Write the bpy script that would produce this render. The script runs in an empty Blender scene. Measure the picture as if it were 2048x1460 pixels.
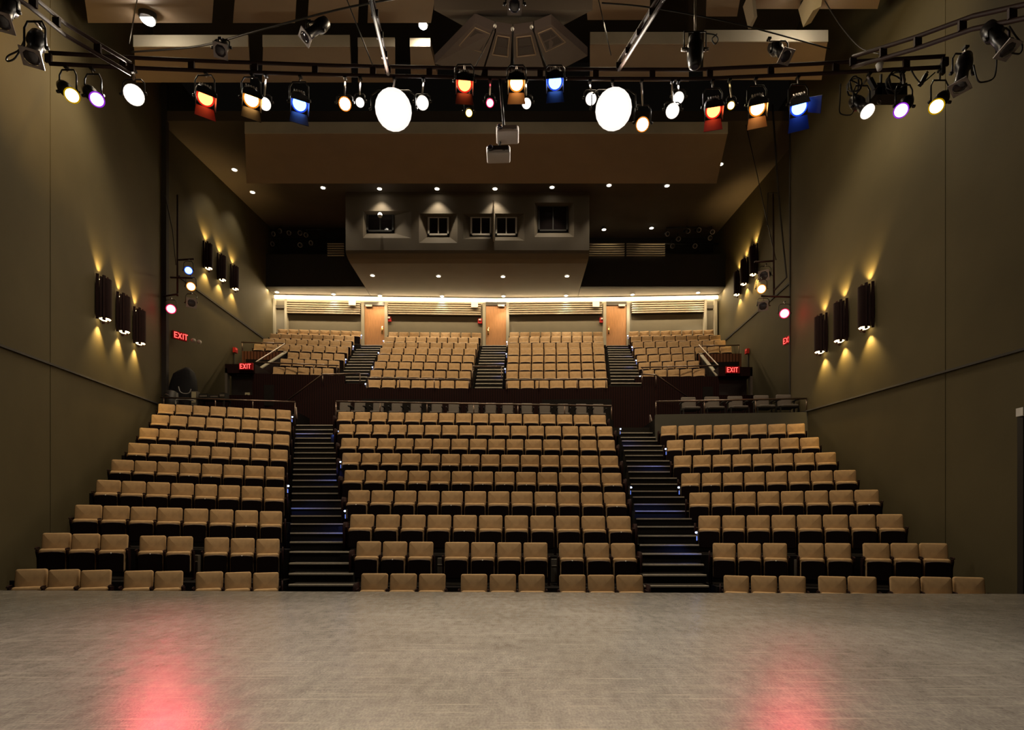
import bpy, math, random
from mathutils import Vector, Matrix
random.seed(7)
C = bpy.context.scene.collection
V = Vector
F, CH, HY, CX = 1090.0, 1.09, 1040.0, 1024.0      # focal length (px), eye height over the stage, horizon row


def P(px, py, d):
    """The place at distance d in front of the stage camera that the photograph shows at (px, py)."""
    return V(((px - CX) / F * d, d, CH + (HY - py) / F * d))


# ------------------------------------------------------------------ materials
def node_mat(name):
    m = bpy.data.materials.new(name)
    m.use_nodes = True
    return m, m.node_tree, m.node_tree.nodes['Principled BSDF']


def mat(name, col, rough=0.6, metal=0.0, var=0.0, scale=20.0, bump=0.0, bscale=None, spec=0.5, stretch=(1, 1, 1)):
    m, nt, b = node_mat(name)
    b.inputs['Base Color'].default_value = (*col, 1)
    b.inputs['Roughness'].default_value = rough
    b.inputs['Metallic'].default_value = metal
    b.inputs['Specular IOR Level'].default_value = spec
    tc = nt.nodes.new('ShaderNodeTexCoord')
    mp = nt.nodes.new('ShaderNodeMapping')
    mp.inputs['Scale'].default_value = stretch
    nt.links.new(tc.outputs['Object'], mp.inputs['Vector'])
    if var:
        n = nt.nodes.new('ShaderNodeTexNoise')
        n.inputs['Scale'].default_value = scale
        n.inputs['Detail'].default_value = 4
        r = nt.nodes.new('ShaderNodeValToRGB')
        r.color_ramp.elements[0].position = 0.3
        r.color_ramp.elements[1].position = 0.7
        r.color_ramp.elements[0].color = (*[c * (1 - var) for c in col], 1)
        r.color_ramp.elements[1].color = (*[min(1, c * (1 + var)) for c in col], 1)
        nt.links.new(mp.outputs['Vector'], n.inputs['Vector'])
        nt.links.new(n.outputs['Fac'], r.inputs['Fac'])
        nt.links.new(r.outputs['Color'], b.inputs['Base Color'])
    if bump:
        n2 = nt.nodes.new('ShaderNodeTexNoise')
        n2.inputs['Scale'].default_value = bscale or scale * 4
        bp = nt.nodes.new('ShaderNodeBump')
        bp.inputs['Strength'].default_value = bump
        bp.inputs['Distance'].default_value = 0.02
        nt.links.new(mp.outputs['Vector'], n2.inputs['Vector'])
        nt.links.new(n2.outputs['Fac'], bp.inputs['Height'])
        nt.links.new(bp.outputs['Normal'], b.inputs['Normal'])
    return m


def slat_mat(name, dark, light, period=0.09):
    """Vertical timber slats: a repeating ramp across the wall (pattern of the boards themselves)."""
    m, nt, b = node_mat(name)
    tc = nt.nodes.new('ShaderNodeTexCoord')
    sp = nt.nodes.new('ShaderNodeSeparateXYZ')
    nt.links.new(tc.outputs['Object'], sp.inputs[0])
    mod = nt.nodes.new('ShaderNodeMath'); mod.operation = 'PINGPONG'
    mod.inputs[1].default_value = period / 2
    nt.links.new(sp.outputs['X'], mod.inputs[0])
    dv = nt.nodes.new('ShaderNodeMath'); dv.operation = 'DIVIDE'
    dv.inputs[1].default_value = period / 2
    nt.links.new(mod.outputs[0], dv.inputs[0])
    r = nt.nodes.new('ShaderNodeValToRGB')
    r.color_ramp.elements[0].position = 0.15
    r.color_ramp.elements[1].position = 0.35
    r.color_ramp.elements[0].color = (*dark, 1)
    r.color_ramp.elements[1].color = (*light, 1)
    nt.links.new(dv.outputs[0], r.inputs['Fac'])
    nt.links.new(r.outputs['Color'], b.inputs['Base Color'])
    bp = nt.nodes.new('ShaderNodeBump'); bp.inputs['Strength'].default_value = 0.5; bp.inputs['Distance'].default_value = 0.02
    nt.links.new(r.outputs['Color'], bp.inputs['Height'])
    nt.links.new(bp.outputs['Normal'], b.inputs['Normal'])
    b.inputs['Roughness'].default_value = 0.8
    b.inputs['Specular IOR Level'].default_value = 0.1
    return m


def emis(name, col, strength):
    m = bpy.data.materials.new(name)
    m.use_nodes = True
    nt = m.node_tree
    nt.nodes.clear()
    e = nt.nodes.new('ShaderNodeEmission')
    e.inputs['Color'].default_value = (*col, 1)
    e.inputs['Strength'].default_value = strength
    o = nt.nodes.new('ShaderNodeOutputMaterial')
    nt.links.new(e.outputs[0], o.inputs['Surface'])
    return m


def stage_mat():
    m, nt, b = node_mat('stage_floor')
    N, L = nt.nodes, nt.links
    tc = N.new('ShaderNodeTexCoord')

    def noise(scale, stretch, rot=0.0, detail=5):
        mp = N.new('ShaderNodeMapping')
        mp.inputs['Scale'].default_value = stretch
        mp.inputs['Rotation'].default_value = (0, 0, rot)
        L.new(tc.outputs['Object'], mp.inputs['Vector'])
        n = N.new('ShaderNodeTexNoise')
        n.inputs['Scale'].default_value = scale
        n.inputs['Detail'].default_value = detail
        L.new(mp.outputs['Vector'], n.inputs['Vector'])
        return n.outputs['Fac']

    def ramp(src, p0, p1, c0, c1):
        r = N.new('ShaderNodeValToRGB')
        r.color_ramp.elements[0].position = p0
        r.color_ramp.elements[1].position = p1
        r.color_ramp.elements[0].color = (*c0, 1)
        r.color_ramp.elements[1].color = (*c1, 1)
        L.new(src, r.inputs['Fac'])
        return r.outputs['Color']

    def mix(a, c, fac, mode='MIX'):
        x = N.new('ShaderNodeMix'); x.data_type = 'RGBA'; x.blend_type = mode
        x.inputs[0].default_value = 1.0
        if isinstance(fac, float):
            x.inputs[0].default_value = fac
        else:
            L.new(fac, x.inputs[0])
        L.new(a, x.inputs[6])
        if isinstance(c, tuple):
            x.inputs[7].default_value = (*c, 1)
        else:
            L.new(c, x.inputs[7])
        return x.outputs[2]
    base = ramp(noise(0.9, (1, 1, 1)), 0.3, 0.7, (0.185, 0.168, 0.146), (0.262, 0.240, 0.211))
    grain = ramp(noise(5, (2.6, 1.0, 1)), 0.3, 0.72, (0.78, 0.78, 0.78), (1.14, 1.14, 1.13))
    col = mix(base, grain, 1.0, 'MULTIPLY')
    fine = ramp(noise(34, (2.4, 1, 1)), 0.3, 0.75, (0.72, 0.72, 0.72), (1.22, 1.21, 1.18))
    col = mix(col, fine, 1.0, 'MULTIPLY')
    # long thin scuffs in several directions
    for rot, sc, lo in ((0.25, 1.1, 0.70), (-0.5, 0.9, 0.69), (0.75, 0.9, 0.675), (1.2, 1.0, 0.665), (-1.0, 0.8, 0.67), (1.5, 0.9, 0.67)):
        f = ramp(noise(sc, (1.1, 34, 1), rot, 3), lo - 0.045, lo + 0.03, (0, 0, 0), (0.5, 0.5, 0.5))
        col = mix(col, (0.36, 0.32, 0.26), f)
    sp = ramp(noise(26, (1, 1, 1), 0.4, 2), 0.755, 0.79, (0, 0, 0), (0.8, 0.8, 0.8))
    col = mix(col, (0.5, 0.47, 0.42), sp)
    L.new(col, b.inputs['Base Color'])
    rr = ramp(noise(5, (2, 1, 1)), 0.3, 0.7, (0.19, 0.19, 0.19), (0.27, 0.27, 0.27))
    L.new(rr, b.inputs['Roughness'])
    bp = N.new('ShaderNodeBump'); bp.inputs['Strength'].default_value = 0.25; bp.inputs['Distance'].default_value = 0.004
    L.new(noise(60, (2, 1, 1)), bp.inputs['Height'])
    L.new(bp.outputs['Normal'], b.inputs['Normal'])
    b.inputs['Specular IOR Level'].default_value = 0.42
    return m


M = dict(
    stage=stage_mat(),
    tan=mat('tan_fabric', (0.50, 0.325, 0.165), 0.85, var=0.10, scale=9, bump=0.25, bscale=300, spec=0.2),
    pan=mat('dark_seat_pan', (0.008, 0.004, 0.004), 0.85, spec=0.08),
    lip=mat('mauve_pan_edge', (0.10, 0.065, 0.055), 0.45),
    frame=mat('dark_mahogany', (0.016, 0.005, 0.0045), 0.7, var=0.2, scale=30, stretch=(1, 1, 0.2), spec=0.12),
    grey=mat('grey_fabric', (0.15, 0.13, 0.115), 0.9, var=0.1, scale=60, spec=0.2),
    black=mat('black_plastic', (0.010, 0.009, 0.009), 0.5),
    metal=mat('black_enamel', (0.010, 0.008, 0.0075), 0.32, spec=0.5),
    truss=mat('brown_painted_steel', (0.030, 0.013, 0.009), 0.6, spec=0.25),
    steel=mat('brushed_steel', (0.45, 0.40, 0.36), 0.3, metal=0.9),
    rail=mat('bronze_rail', (0.16, 0.11, 0.085), 0.28, metal=0.7),
    carpet=mat('black_carpet', (0.013, 0.011, 0.010), 0.95, var=0.3, scale=60, spec=0.1),
    step=mat('charcoal_carpet', (0.022, 0.019, 0.016), 0.95, var=0.3, scale=80, spec=0.1),
    nosing=mat('pale_step_edge', (0.56, 0.50, 0.41), 0.45, metal=0.0, var=0.12, scale=15),
    wall=mat('olive_plaster', (0.088, 0.072, 0.037), 0.75, var=0.07, scale=0.9, bump=0.05, bscale=40, spec=0.15),
    rearwall=mat('grey_olive_paint', (0.20, 0.175, 0.125), 0.7, var=0.05, scale=2),
    booth=mat('brown_drywall', (0.125, 0.098, 0.066), 0.75, var=0.05, scale=1.5),
    ceil=mat('ceiling_brown', (0.075, 0.055, 0.040), 0.85, var=0.1, scale=0.8),
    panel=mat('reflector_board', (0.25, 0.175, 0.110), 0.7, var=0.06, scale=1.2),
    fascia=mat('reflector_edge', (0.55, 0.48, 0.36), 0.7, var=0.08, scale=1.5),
    dark=mat('near_black_paint', (0.020, 0.016, 0.013), 0.8, var=0.1, scale=2),
    maroon=slat_mat('maroon_slats', (0.004, 0.0018, 0.0018), (0.018, 0.0055, 0.005)),
    redwood=slat_mat('redwood_slats', (0.03, 0.012, 0.007), (0.15, 0.060, 0.032), 0.14),
    knee=mat('grey_green_wall', (0.085, 0.078, 0.058), 0.7, var=0.05, scale=3),
    door=mat('oak_door', (0.50, 0.24, 0.095), 0.45, var=0.16, scale=5, stretch=(6, 6, 0.5)),
    doorframe=mat('pale_door_frame', (0.40, 0.36, 0.27), 0.6),
    slat=mat('cream_louvre', (0.50, 0.43, 0.32), 0.6),
    jamb=mat('grey_jamb', (0.12, 0.105, 0.085), 0.6),
    gel=mat('pale_gel_frame', (0.34, 0.29, 0.27), 0.45, metal=0.3),
    lens=mat('dark_lens', (0.035, 0.03, 0.04), 0.08, spec=0.9),
    white=mat('white_enamel', (0.72, 0.69, 0.64), 0.4),
    proj=mat('projector_grey', (0.66, 0.61, 0.59), 0.45),
    brass=mat('brass', (0.75, 0.55, 0.25), 0.25, metal=1.0),
    red=mat('red_enamel', (0.55, 0.03, 0.03), 0.4),
    yellow=mat('pale_yellow_paper', (0.42, 0.38, 0.24), 0.7),
    pane=mat('dark_glass', (0.012, 0.009, 0.009), 0.08, spec=0.6),
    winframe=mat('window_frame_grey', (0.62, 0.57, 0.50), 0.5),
    cluster=mat('speaker_cabinet_mauve', (0.10, 0.072, 0.064), 0.7, var=0.06, scale=3),
    grille=mat('speaker_grille', (0.045, 0.032, 0.030), 0.8),
    cloth=mat('black_cloth', (0.008, 0.008, 0.010), 0.85, bump=0.4, bscale=8, spec=0.2),
    cable=mat('black_cable', (0.012, 0.010, 0.009), 0.45),
    whitecable=mat('white_cable', (0.30, 0.29, 0.28), 0.5),
    flap_red=mat('red_lit_flap', (0.15, 0.008, 0.016), 0.5),  # flap colours carry the coloured light of their own lamps
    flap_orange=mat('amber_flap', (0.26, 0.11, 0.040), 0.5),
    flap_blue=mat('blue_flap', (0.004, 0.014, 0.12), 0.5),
)
E = dict(
    white=emis('lamp_white', (1.0, 0.93, 0.85), 40), warm=emis('lamp_warm', (1.0, 0.80, 0.55), 40),
    giant=emis('lamp_hot', (1.0, 0.90, 0.74), 250),
    red=emis('lamp_red', (1.0, 0.13, 0.035), 10), orange=emis('lamp_orange', (1.0, 0.50, 0.14), 12),
    blue=emis('lamp_blue', (0.10, 0.26, 1.0), 9), violet=emis('lamp_violet', (0.80, 0.35, 1.0), 7),
    gold=emis('lamp_gold', (1.0, 0.82, 0.35), 9), mint=emis('lamp_mint', (0.80, 1.0, 0.85), 9),
    pink=emis('lamp_pink', (1.0, 0.10, 0.16), 12), down=emis('downlight_glow', (1.0, 0.90, 0.72), 14),
    cove=emis('cove_glow', (1.0, 0.78, 0.46), 26), sconce=emis('sconce_glow', (1.0, 0.72, 0.32), 12),
    exit=emis('exit_letters', (1.0, 0.06, 0.05), 3.2), exitbg=emis('exit_face', (0.30, 0.008, 0.008), .35),
    led=emis('blue_step_led', (0.35, 0.50, 1.0), 18), ledstrip=emis('blue_led_strip', (0.18, 0.30, 1.0), 1.2),
    signwhite=emis('lit_white_box', (1.0, 0.88, 0.65), 1.6),
    rim_red=emis('gel_rim_red', (1.0, 0.02, 0.01), 0.9), rim_orange=emis('gel_rim_orange', (1.0, 0.28, 0.02), 0.9),
    rim_blue=emis('gel_rim_blue', (0.02, 0.08, 1.0), 0.8), rim_violet=emis('gel_rim_violet', (0.35, 0.03, 0.8), 0.8),
    rim_gold=emis('gel_rim_gold', (0.5, 0.28, 0.0), 0.8), rim_white=emis('gel_rim_white', (1, 0.9, 0.8), 1.2),
    rim_pink=emis('gel_rim_pink', (1.0, 0.02, 0.10), 1.0),
)


# ------------------------------------------------------------------ mesh building
class MB:
    def __init__(self):
        self.v, self.f, self.m, self.s, self.mats = [], [], [], [], []
        self.cur, self.smooth = 0, False

    def use(self, m, smooth=False):
        if m not in self.mats:
            self.mats.append(m)
        self.cur, self.smooth = self.mats.index(m), smooth
        return self

    def add(self, vs, fs):
        b = len(self.v)
        self.v += [V(x) for x in vs]
        for f in fs:
            self.f.append([b + i for i in f]); self.m.append(self.cur); self.s.append(self.smooth)

    def box(self, c, s, rot=None):
        c, h = V(c), V(s) / 2
        vs = []
        for z in (-1, 1):
            for y in (-1, 1):
                for x in (-1, 1):
                    p = V((x * h.x, y * h.y, z * h.z))
                    vs.append(c + (rot @ p if rot else p))
        self.add(vs, [(0, 2, 3, 1), (4, 5, 7, 6), (0, 1, 5, 4), (2, 6, 7, 3), (0, 4, 6, 2), (1, 3, 7, 5)])
        return self

    def prism(self, poly, ext):
        """poly: points of one face; ext: vector to the opposite face."""
        n, e = len(poly), V(ext)
        poly = [V(p) for p in poly]
        self.add(poly + [p + e for p in poly],
                 [tuple(range(n))[::-1], tuple(range(n, 2 * n))] + [(i, (i + 1) % n, n + (i + 1) % n, n + i) for i in range(n)])
        return self

    def hexa(self, bottom, top):
        """8-point solid: bottom quad and top quad (same order)."""
        self.add([V(p) for p in bottom] + [V(p) for p in top],
                 [(3, 2, 1, 0), (4, 5, 6, 7), (0, 1, 5, 4), (1, 2, 6, 5), (2, 3, 7, 6), (3, 0, 4, 7)])
        return self

    def path(self, pts, r, n=8, closed=False):
        pts = [V(p) for p in pts]
        k = len(pts)
        rings = []
        up = None
        for i, p in enumerate(pts):
            if closed:
                t = pts[(i + 1) % k] - pts[i - 1]
            else:
                t = pts[min(i + 1, k - 1)] - pts[max(i - 1, 0)]
            t.normalize()
            if up is None:
                up = V((0, 0, 1)) if abs(t.z) < 0.9 else V((1, 0, 0))
            a = t.cross(up).normalized()
            up = a.cross(t).normalized()
            rr = r[i] if isinstance(r, (list, tuple)) else r
            rings.append([p + (a * math.cos(2 * math.pi * j / n) + up * math.sin(2 * math.pi * j / n)) * rr for j in range(n)])
        fs = []
        for i in range(k if closed else k - 1):
            a, b = i * n, ((i + 1) % k) * n
            fs += [(a + j, a + (j + 1) % n, b + (j + 1) % n, b + j) for j in range(n)]
        if not closed:
            fs += [tuple(range(n))[::-1], tuple(range((k - 1) * n, k * n))]
        self.add([q for ring in rings for q in ring], fs)
        return self

    def tube(self, a, b, r, n=10):
        return self.path([a, b], r, n)

    def lathe(self, prof, org, axis, n=16, caps=True):
        """prof: (distance along axis, radius) pairs."""
        ax = V(axis).normalized()
        u = ax.cross(V((0, 0, 1)) if abs(ax.z) < 0.9 else V((1, 0, 0))).normalized()
        w = ax.cross(u)
        vs, fs = [], []
        for d, r in prof:
            vs += [V(org) + ax * d + (u * math.cos(2 * math.pi * j / n) + w * math.sin(2 * math.pi * j / n)) * r for j in range(n)]
        for i in range(len(prof) - 1):
            a, b = i * n, (i + 1) * n
            fs += [(a + j, b + j, b + (j + 1) % n, a + (j + 1) % n) for j in range(n)]
        if caps:
            k = (len(prof) - 1) * n
            fs += [tuple(range(n)), tuple(range(k, k + n))[::-1]]
        self.add(vs, fs)
        return self

    def disc(self, c, axis, r, n=20, sx=1.0):
        ax = V(axis).normalized()
        u = ax.cross(V((0, 0, 1)) if abs(ax.z) < 0.9 else V((1, 0, 0))).normalized()
        w = ax.cross(u)
        self.add([V(c) + (u * math.cos(2 * math.pi * j / n) * sx + w * math.sin(2 * math.pi * j / n)) * r for j in range(n)], [tuple(range(n))])
        return self

    def pad(self, w, h, t, c, r=0.05, bulge=0.02, dip=0.0, tilt=0.0, n=5, e=1.0):
        """A padded upholstered panel in the XZ plane, front towards -Y, rounded corners, crowned front, dipped top edge."""
        def outline(ins):
            pts = []
            W, H, R = w / 2 - ins, h / 2 - ins, max(r - ins, 0.006)
            for cx, cz, a0 in ((W - R, H - R, 0), (-W + R, H - R, 90), (-W + R, -H + R, 180), (W - R, -H + R, 270)):
                for j in range(n):
                    a = math.radians(a0 + 90 * j / (n - 1))
                    pts.append((cx + R * math.cos(a), cz + R * math.sin(a)))
            return pts
        rings = [(0.012 * e, t / 2), (0.0, t / 2 - 0.012 * e), (0.0, -t / 2 + 0.016 * e), (0.004 * e, -t / 2 + 0.008 * e), (0.011 * e, -t / 2 + 0.003 * e), (0.022 * e, -t / 2), (0.09, -t / 2 - bulge * 0.75)]
        k = 4 * n
        vs, fs = [], []
        ca, sa = math.cos(tilt), math.sin(tilt)
        def place(x, y, z):
            z -= dip * (1 - (2 * x / w) ** 2) * (0.5 + z / h)
            return V((c[0] + x, c[1] + y * ca + z * sa, c[2] + z * ca - y * sa))
        for ins, y in rings:
            vs += [place(x, y, z) for x, z in outline(ins)]
        for i in range(len(rings) - 1):
            a, b = i * k, (i + 1) * k
            fs += [(a + j, b + j, b + (j + 1) % k, a + (j + 1) % k) for j in range(k)]
        fs.append(tuple(range(k)))
        vs.append(place(0, -t / 2 - bulge, 0))
        a = (len(rings) - 1) * k
        fs += [(a + j, len(vs) - 1, a + (j + 1) % k) for j in range(k)]
        self.add(vs, fs)
        return self

    def mesh(self, name):
        me = bpy.data.meshes.new(name)
        me.from_pydata(self.v, [], self.f)
        for m in self.mats:
            me.materials.append(m)
        me.polygons.foreach_set('material_index', self.m)
        me.polygons.foreach_set('use_smooth', self.s)
        me.update()
        return me

    def recentre(self, o):
        for p in self.v:
            p -= o
        return self

    def build(self, name, parent=None, loc=None):
        if loc is not None:
            self.recentre(V(loc))
        o = bpy.data.objects.new(name, self.mesh(name))
        C.objects.link(o)
        if parent is not None:
            o.parent = parent
        elif loc is not None:
            o.location = loc
        return o


def mb(m, smooth=False):
    return MB().use(m, smooth)


def tag(o, label=None, cat=None, group=None, kind=None):
    for k, x in (('label', label), ('category', cat), ('group', group), ('kind', kind)):
        if x:
            o[k] = x
    return o


def empty(name, loc, label=None, cat=None, group=None):
    o = bpy.data.objects.new(name, None)
    o.empty_display_size = 0.1
    o.location = loc
    C.objects.link(o)
    return tag(o, label, cat, group)


def struct(name, b, label=None, cat=None):
    o = b.build(name)
    return tag(o, label, cat, None, 'structure')


def copy_tree(o, parent=None):
    c = o.copy()
    C.objects.link(c)
    c.parent = parent
    for ch in o.children:
        copy_tree(ch, c)
    return c


def lamp(name, kind, loc, energy, col, target=None, radius=0.1, size=60, blend=0.5):
    d = bpy.data.lights.new(name, kind)
    d.energy, d.color = energy, col
    if kind in ('POINT', 'SPOT'):
        d.shadow_soft_size = radius
    if kind == 'SPOT':
        d.spot_size, d.spot_blend = math.radians(size), blend
    o = bpy.data.objects.new(name, d)
    o.location = loc
    if target is not None:
        o.rotation_euler = (V(target) - V(loc)).to_track_quat('-Z', 'Y').to_euler()
    C.objects.link(o)
    return o


ORD = 'first second third fourth fifth sixth seventh eighth ninth tenth eleventh twelfth thirteenth fourteenth fifteenth sixteenth'.split()

# ------------------------------------------------------------------ the house: walls and floor
WL = lambda d: -6.0 - 0.33 * d            # left side wall
WR = lambda d: 8.01 + 0.08 * d            # right side wall
WRL = lambda d: -12.42                    # rear left side wall
WRR = lambda d: 10.25 + 0.019 * d         # rear right side wall
TOP = 17.5


def vert_wall(name, a, b, z0, z1, out, m):
    return struct(name, mb(m).prism([V((a[0], a[1], z0)), V((b[0], b[1], z0)), V((b[0], b[1], z1)), V((a[0], a[1], z1))], out))


vert_wall('wall_left', (WL(-4), -4), (WL(19.3), 19.3), -1, TOP, (-0.3, 0.05, 0), M['wall'])
vert_wall('wall_right', (WR(18.6), 18.6), (WR(-4), -4), -1, TOP, (0.3, 0, 0), M['wall'])
vert_wall('wall_left_rear', (WRL(19), 19.3), (WRL(29.6), 29.6), -1, TOP, (-0.3, 0, 0), M['wall'])
vert_wall('wall_right_rear', (WRR(29.6), 29.6), (WRR(18.6), 18.6), -1, TOP, (0.3, 0, 0), M['wall'])
vert_wall('wall_right_return', (WR(18.6) + 0.3, 18.62), (WRR(18.6), 18.62), -1, TOP, (0, 0.25, 0), M['wall'])
# dark joints that run along the walls
b = mb(M['dark'])
p0, p1 = P(-60, 671, 9.0), P(312, 808.5, 18.7)
p0.x, p1.x = WL(p0.y) + 0.0, WL(p1.y) + 0.0
b.hexa([p0, p0 + V((0.04, 0, 0)), p1 + V((0.04, 0, 0)), p1], [p0 + V((0, 0, .045)), p0 + V((.03, 0, .045)), p1 + V((.03, 0, .045)), p1 + V((0, 0, .045))])
struct('trim_1', b)
b = mb(M['dark'])
p0, p1 = V((WR(8.5), 8.5, 3.93)), V((WR(18.5), 18.5, 4.62))
b.hexa([p0 - V((.04, 0, 0)), p0, p1, p1 - V((.04, 0, 0))], [p0 + V((-.03, 0, .045)), p0 + V((0, 0, .045)), p1 + V((0, 0, .045)), p1 + V((-.03, 0, .045))])
struct('trim_2', b)
for i, (xw, s) in enumerate(((WRL(0), 1), (WRR(24), -1))):
    b = mb(M['dark'])
    xa, xb = (xw, xw) if s > 0 else (WRR(20.5), WRR(28.4))
    b.hexa([V((xa, 20.3, 10.12)), V((xb, 28.2, 10.12)), V((xb + s * .04, 28.2, 10.12)), V((xa + s * .04, 20.3, 10.12))],
           [V((xa, 20.3, 10.20)), V((xb, 28.2, 10.20)), V((xb + s * .04, 28.2, 10.20)), V((xa + s * .04, 20.3, 10.20))])
    struct('trim_%d' % (i + 3), b)
# plaster joints on the left and right walls (faint vertical seams) and a corner post
for i, (fn, d, s) in enumerate(((WL, 11.6, 1), (WR, 11.2, -1))):
    struct('trim_%d' % (i + 5), mb(M['wall']).box((fn(d) + s * 0.004, d, 8), (0.010, 0.008, 16)))
struct('trim_9', mb(M['dark']).box((WL(19.3) + 0.12, 19.22, 8), (0.2, 0.14, 17)))
struct('trim_10', mb(M['dark']).box((WR(18.6) - 0.0, 18.6, 8), (0.06, 0.06, 17)))

# stage
e0, e1 = V((-8.1, 8.44, 0)), V((8.0, 8.02, 0))
st = mb(M['stage']).hexa([V((-8.1, -4, -.9)), V((8.0, -4, -.9)), e1 + V((0, 0, -.9)), e0 + V((0, 0, -.9))], [V((-8.1, -4, 0)), V((8.0, -4, 0)), e1, e0])
struct('floor_stage', st)
struct('floor_pit', mb(M['carpet']).box((-1, 13, -0.86), (26, 18, 0.12)))

# ------------------------------------------------------------------ theatre seats
SW = 0.54      # one seat slot


def seat_meshes():
    out = {}
    out['backrest'] = mb(M['tan'], True).pad(0.492, 0.50, 0.08, (0, 0.10, 0.605), 0.05, 0.024, 0.024, 0.18, 5, 1.5).mesh('backrest')
    b = mb(M['tan'], True).pad(0.474, 0.42, 0.125, (0, -0.055, 0.342), 0.05, 0.0, -0.018, 0.06, 5, 2.2)
    out['seat'] = b.mesh('seat')
    b = mb(M['pan']).pad(0.455, 0.365, 0.03, (0, -0.128, 0.310), 0.045, 0.0, -0.016, 0.06)
    b.use(M['lip'], True).path([V((-.21, -.126, .484)), V((-.12, -.126, .497)), V((0, -.126, .502)), V((.12, -.126, .497)), V((.21, -.126, .484))], .009, 6)
    out['seat_pan'] = b.mesh('seat_pan')
    b = mb(M['frame'])
    b.prism([V((-.017, -.02, 0)), V((-.017, .10, 0)), V((-.017, .16, .40)), V((-.017, .14, .55)), V((-.017, -.08, .55)), V((-.017, -.09, .50)), V((-.017, -.03, .38))], (.034, 0, 0))
    b.box((0, .04, .012), (.040, .26, .024))
    out['leg'] = b.mesh('leg')
    b = mb(M['frame'], True)
    b.path([V((0, .045, .575)), V((0, -.06, .578)), V((0, -.12, .572)), V((0, -.15, .56))], [.017, .018, .018, .010], 8)
    out['armrest'] = b.mesh('armrest')
    b = mb(M['frame'], True)
    b.prism([V((0, -.14, .03)), V((0, .17, .03)), V((0, .20, .60)), V((0, .15, .68)), V((0, -.10, .68)), V((0, -.17, .60))], (.03, 0, 0))
    out['end_panel'] = b.mesh('end_panel')
    out['number_plate'] = mb(M['white'], True).lathe([(0, .014), (.004, .012)], (0, -.134, .502), (0, -1, 0.45), 10).mesh('number_plate')  # white disc, the glint of the plate put into its colour
    return out


SM = seat_meshes()


def seat_obj(name, me, parent, x=0.0):
    o = bpy.data.objects.new(name, me)
    C.objects.link(o)
    o.parent = parent
    o.location.x = x
    return o


def make_seat(last=False, plate=False, end=0):
    r = empty('theatre_seat', (0, 0, 0))
    seat_obj('backrest', SM['backrest'], r)
    seat_obj('seat', SM['seat'], r)
    sp = seat_obj('seat_pan', SM['seat_pan'], r)
    for x in ([-SW / 2, SW / 2] if last else [-SW / 2]):
        seat_obj('leg', SM['leg'], r, x)
        seat_obj('armrest', SM['armrest'], r, x)
    if end:
        seat_obj('end_panel', SM['end_panel'], r, SW / 2 + 0.03 if end > 0 else -SW / 2 - 0.06)
    if plate:
        tag(seat_obj('number_plate', SM['number_plate'], sp), 'small glinting number plate')
    return r


PROTO = {}


def seat_at(pos, ang, sx, key, label, group):
    """The first seat of each make is built, every later one is a copy of it and of its parts."""
    if key not in PROTO:
        o = PROTO[key] = make_seat(*key)
    else:
        o = copy_tree(PROTO[key])
    o.location, o.rotation_euler, o.scale = pos, (0, 0, ang), (sx, 1, 1)
    tag(o, label, 'seat', group)
    return o


def row_line(xl, yl, xr, yr, zm, dz):
    """Ends of a row's back-rest tops, dz: how much deeper the right end stands than the left."""
    return P(xl, yl, zm - dz / 2), P(xr, yr, zm + dz / 2)


def row_places(a, c, pattern, yaw=0.0):
    L = (c - a).length
    tot = sum(pattern)
    slot = (L + 0.045) / tot
    u = (c - a) / L
    ang = math.atan2(u.y, u.x) + yaw
    s, out = -0.0225, []
    for w in pattern:
        if w == 1:
            out.append((a + u * (s + slot / 2), ang, slot / SW))
        s += slot * w
    return out


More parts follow.
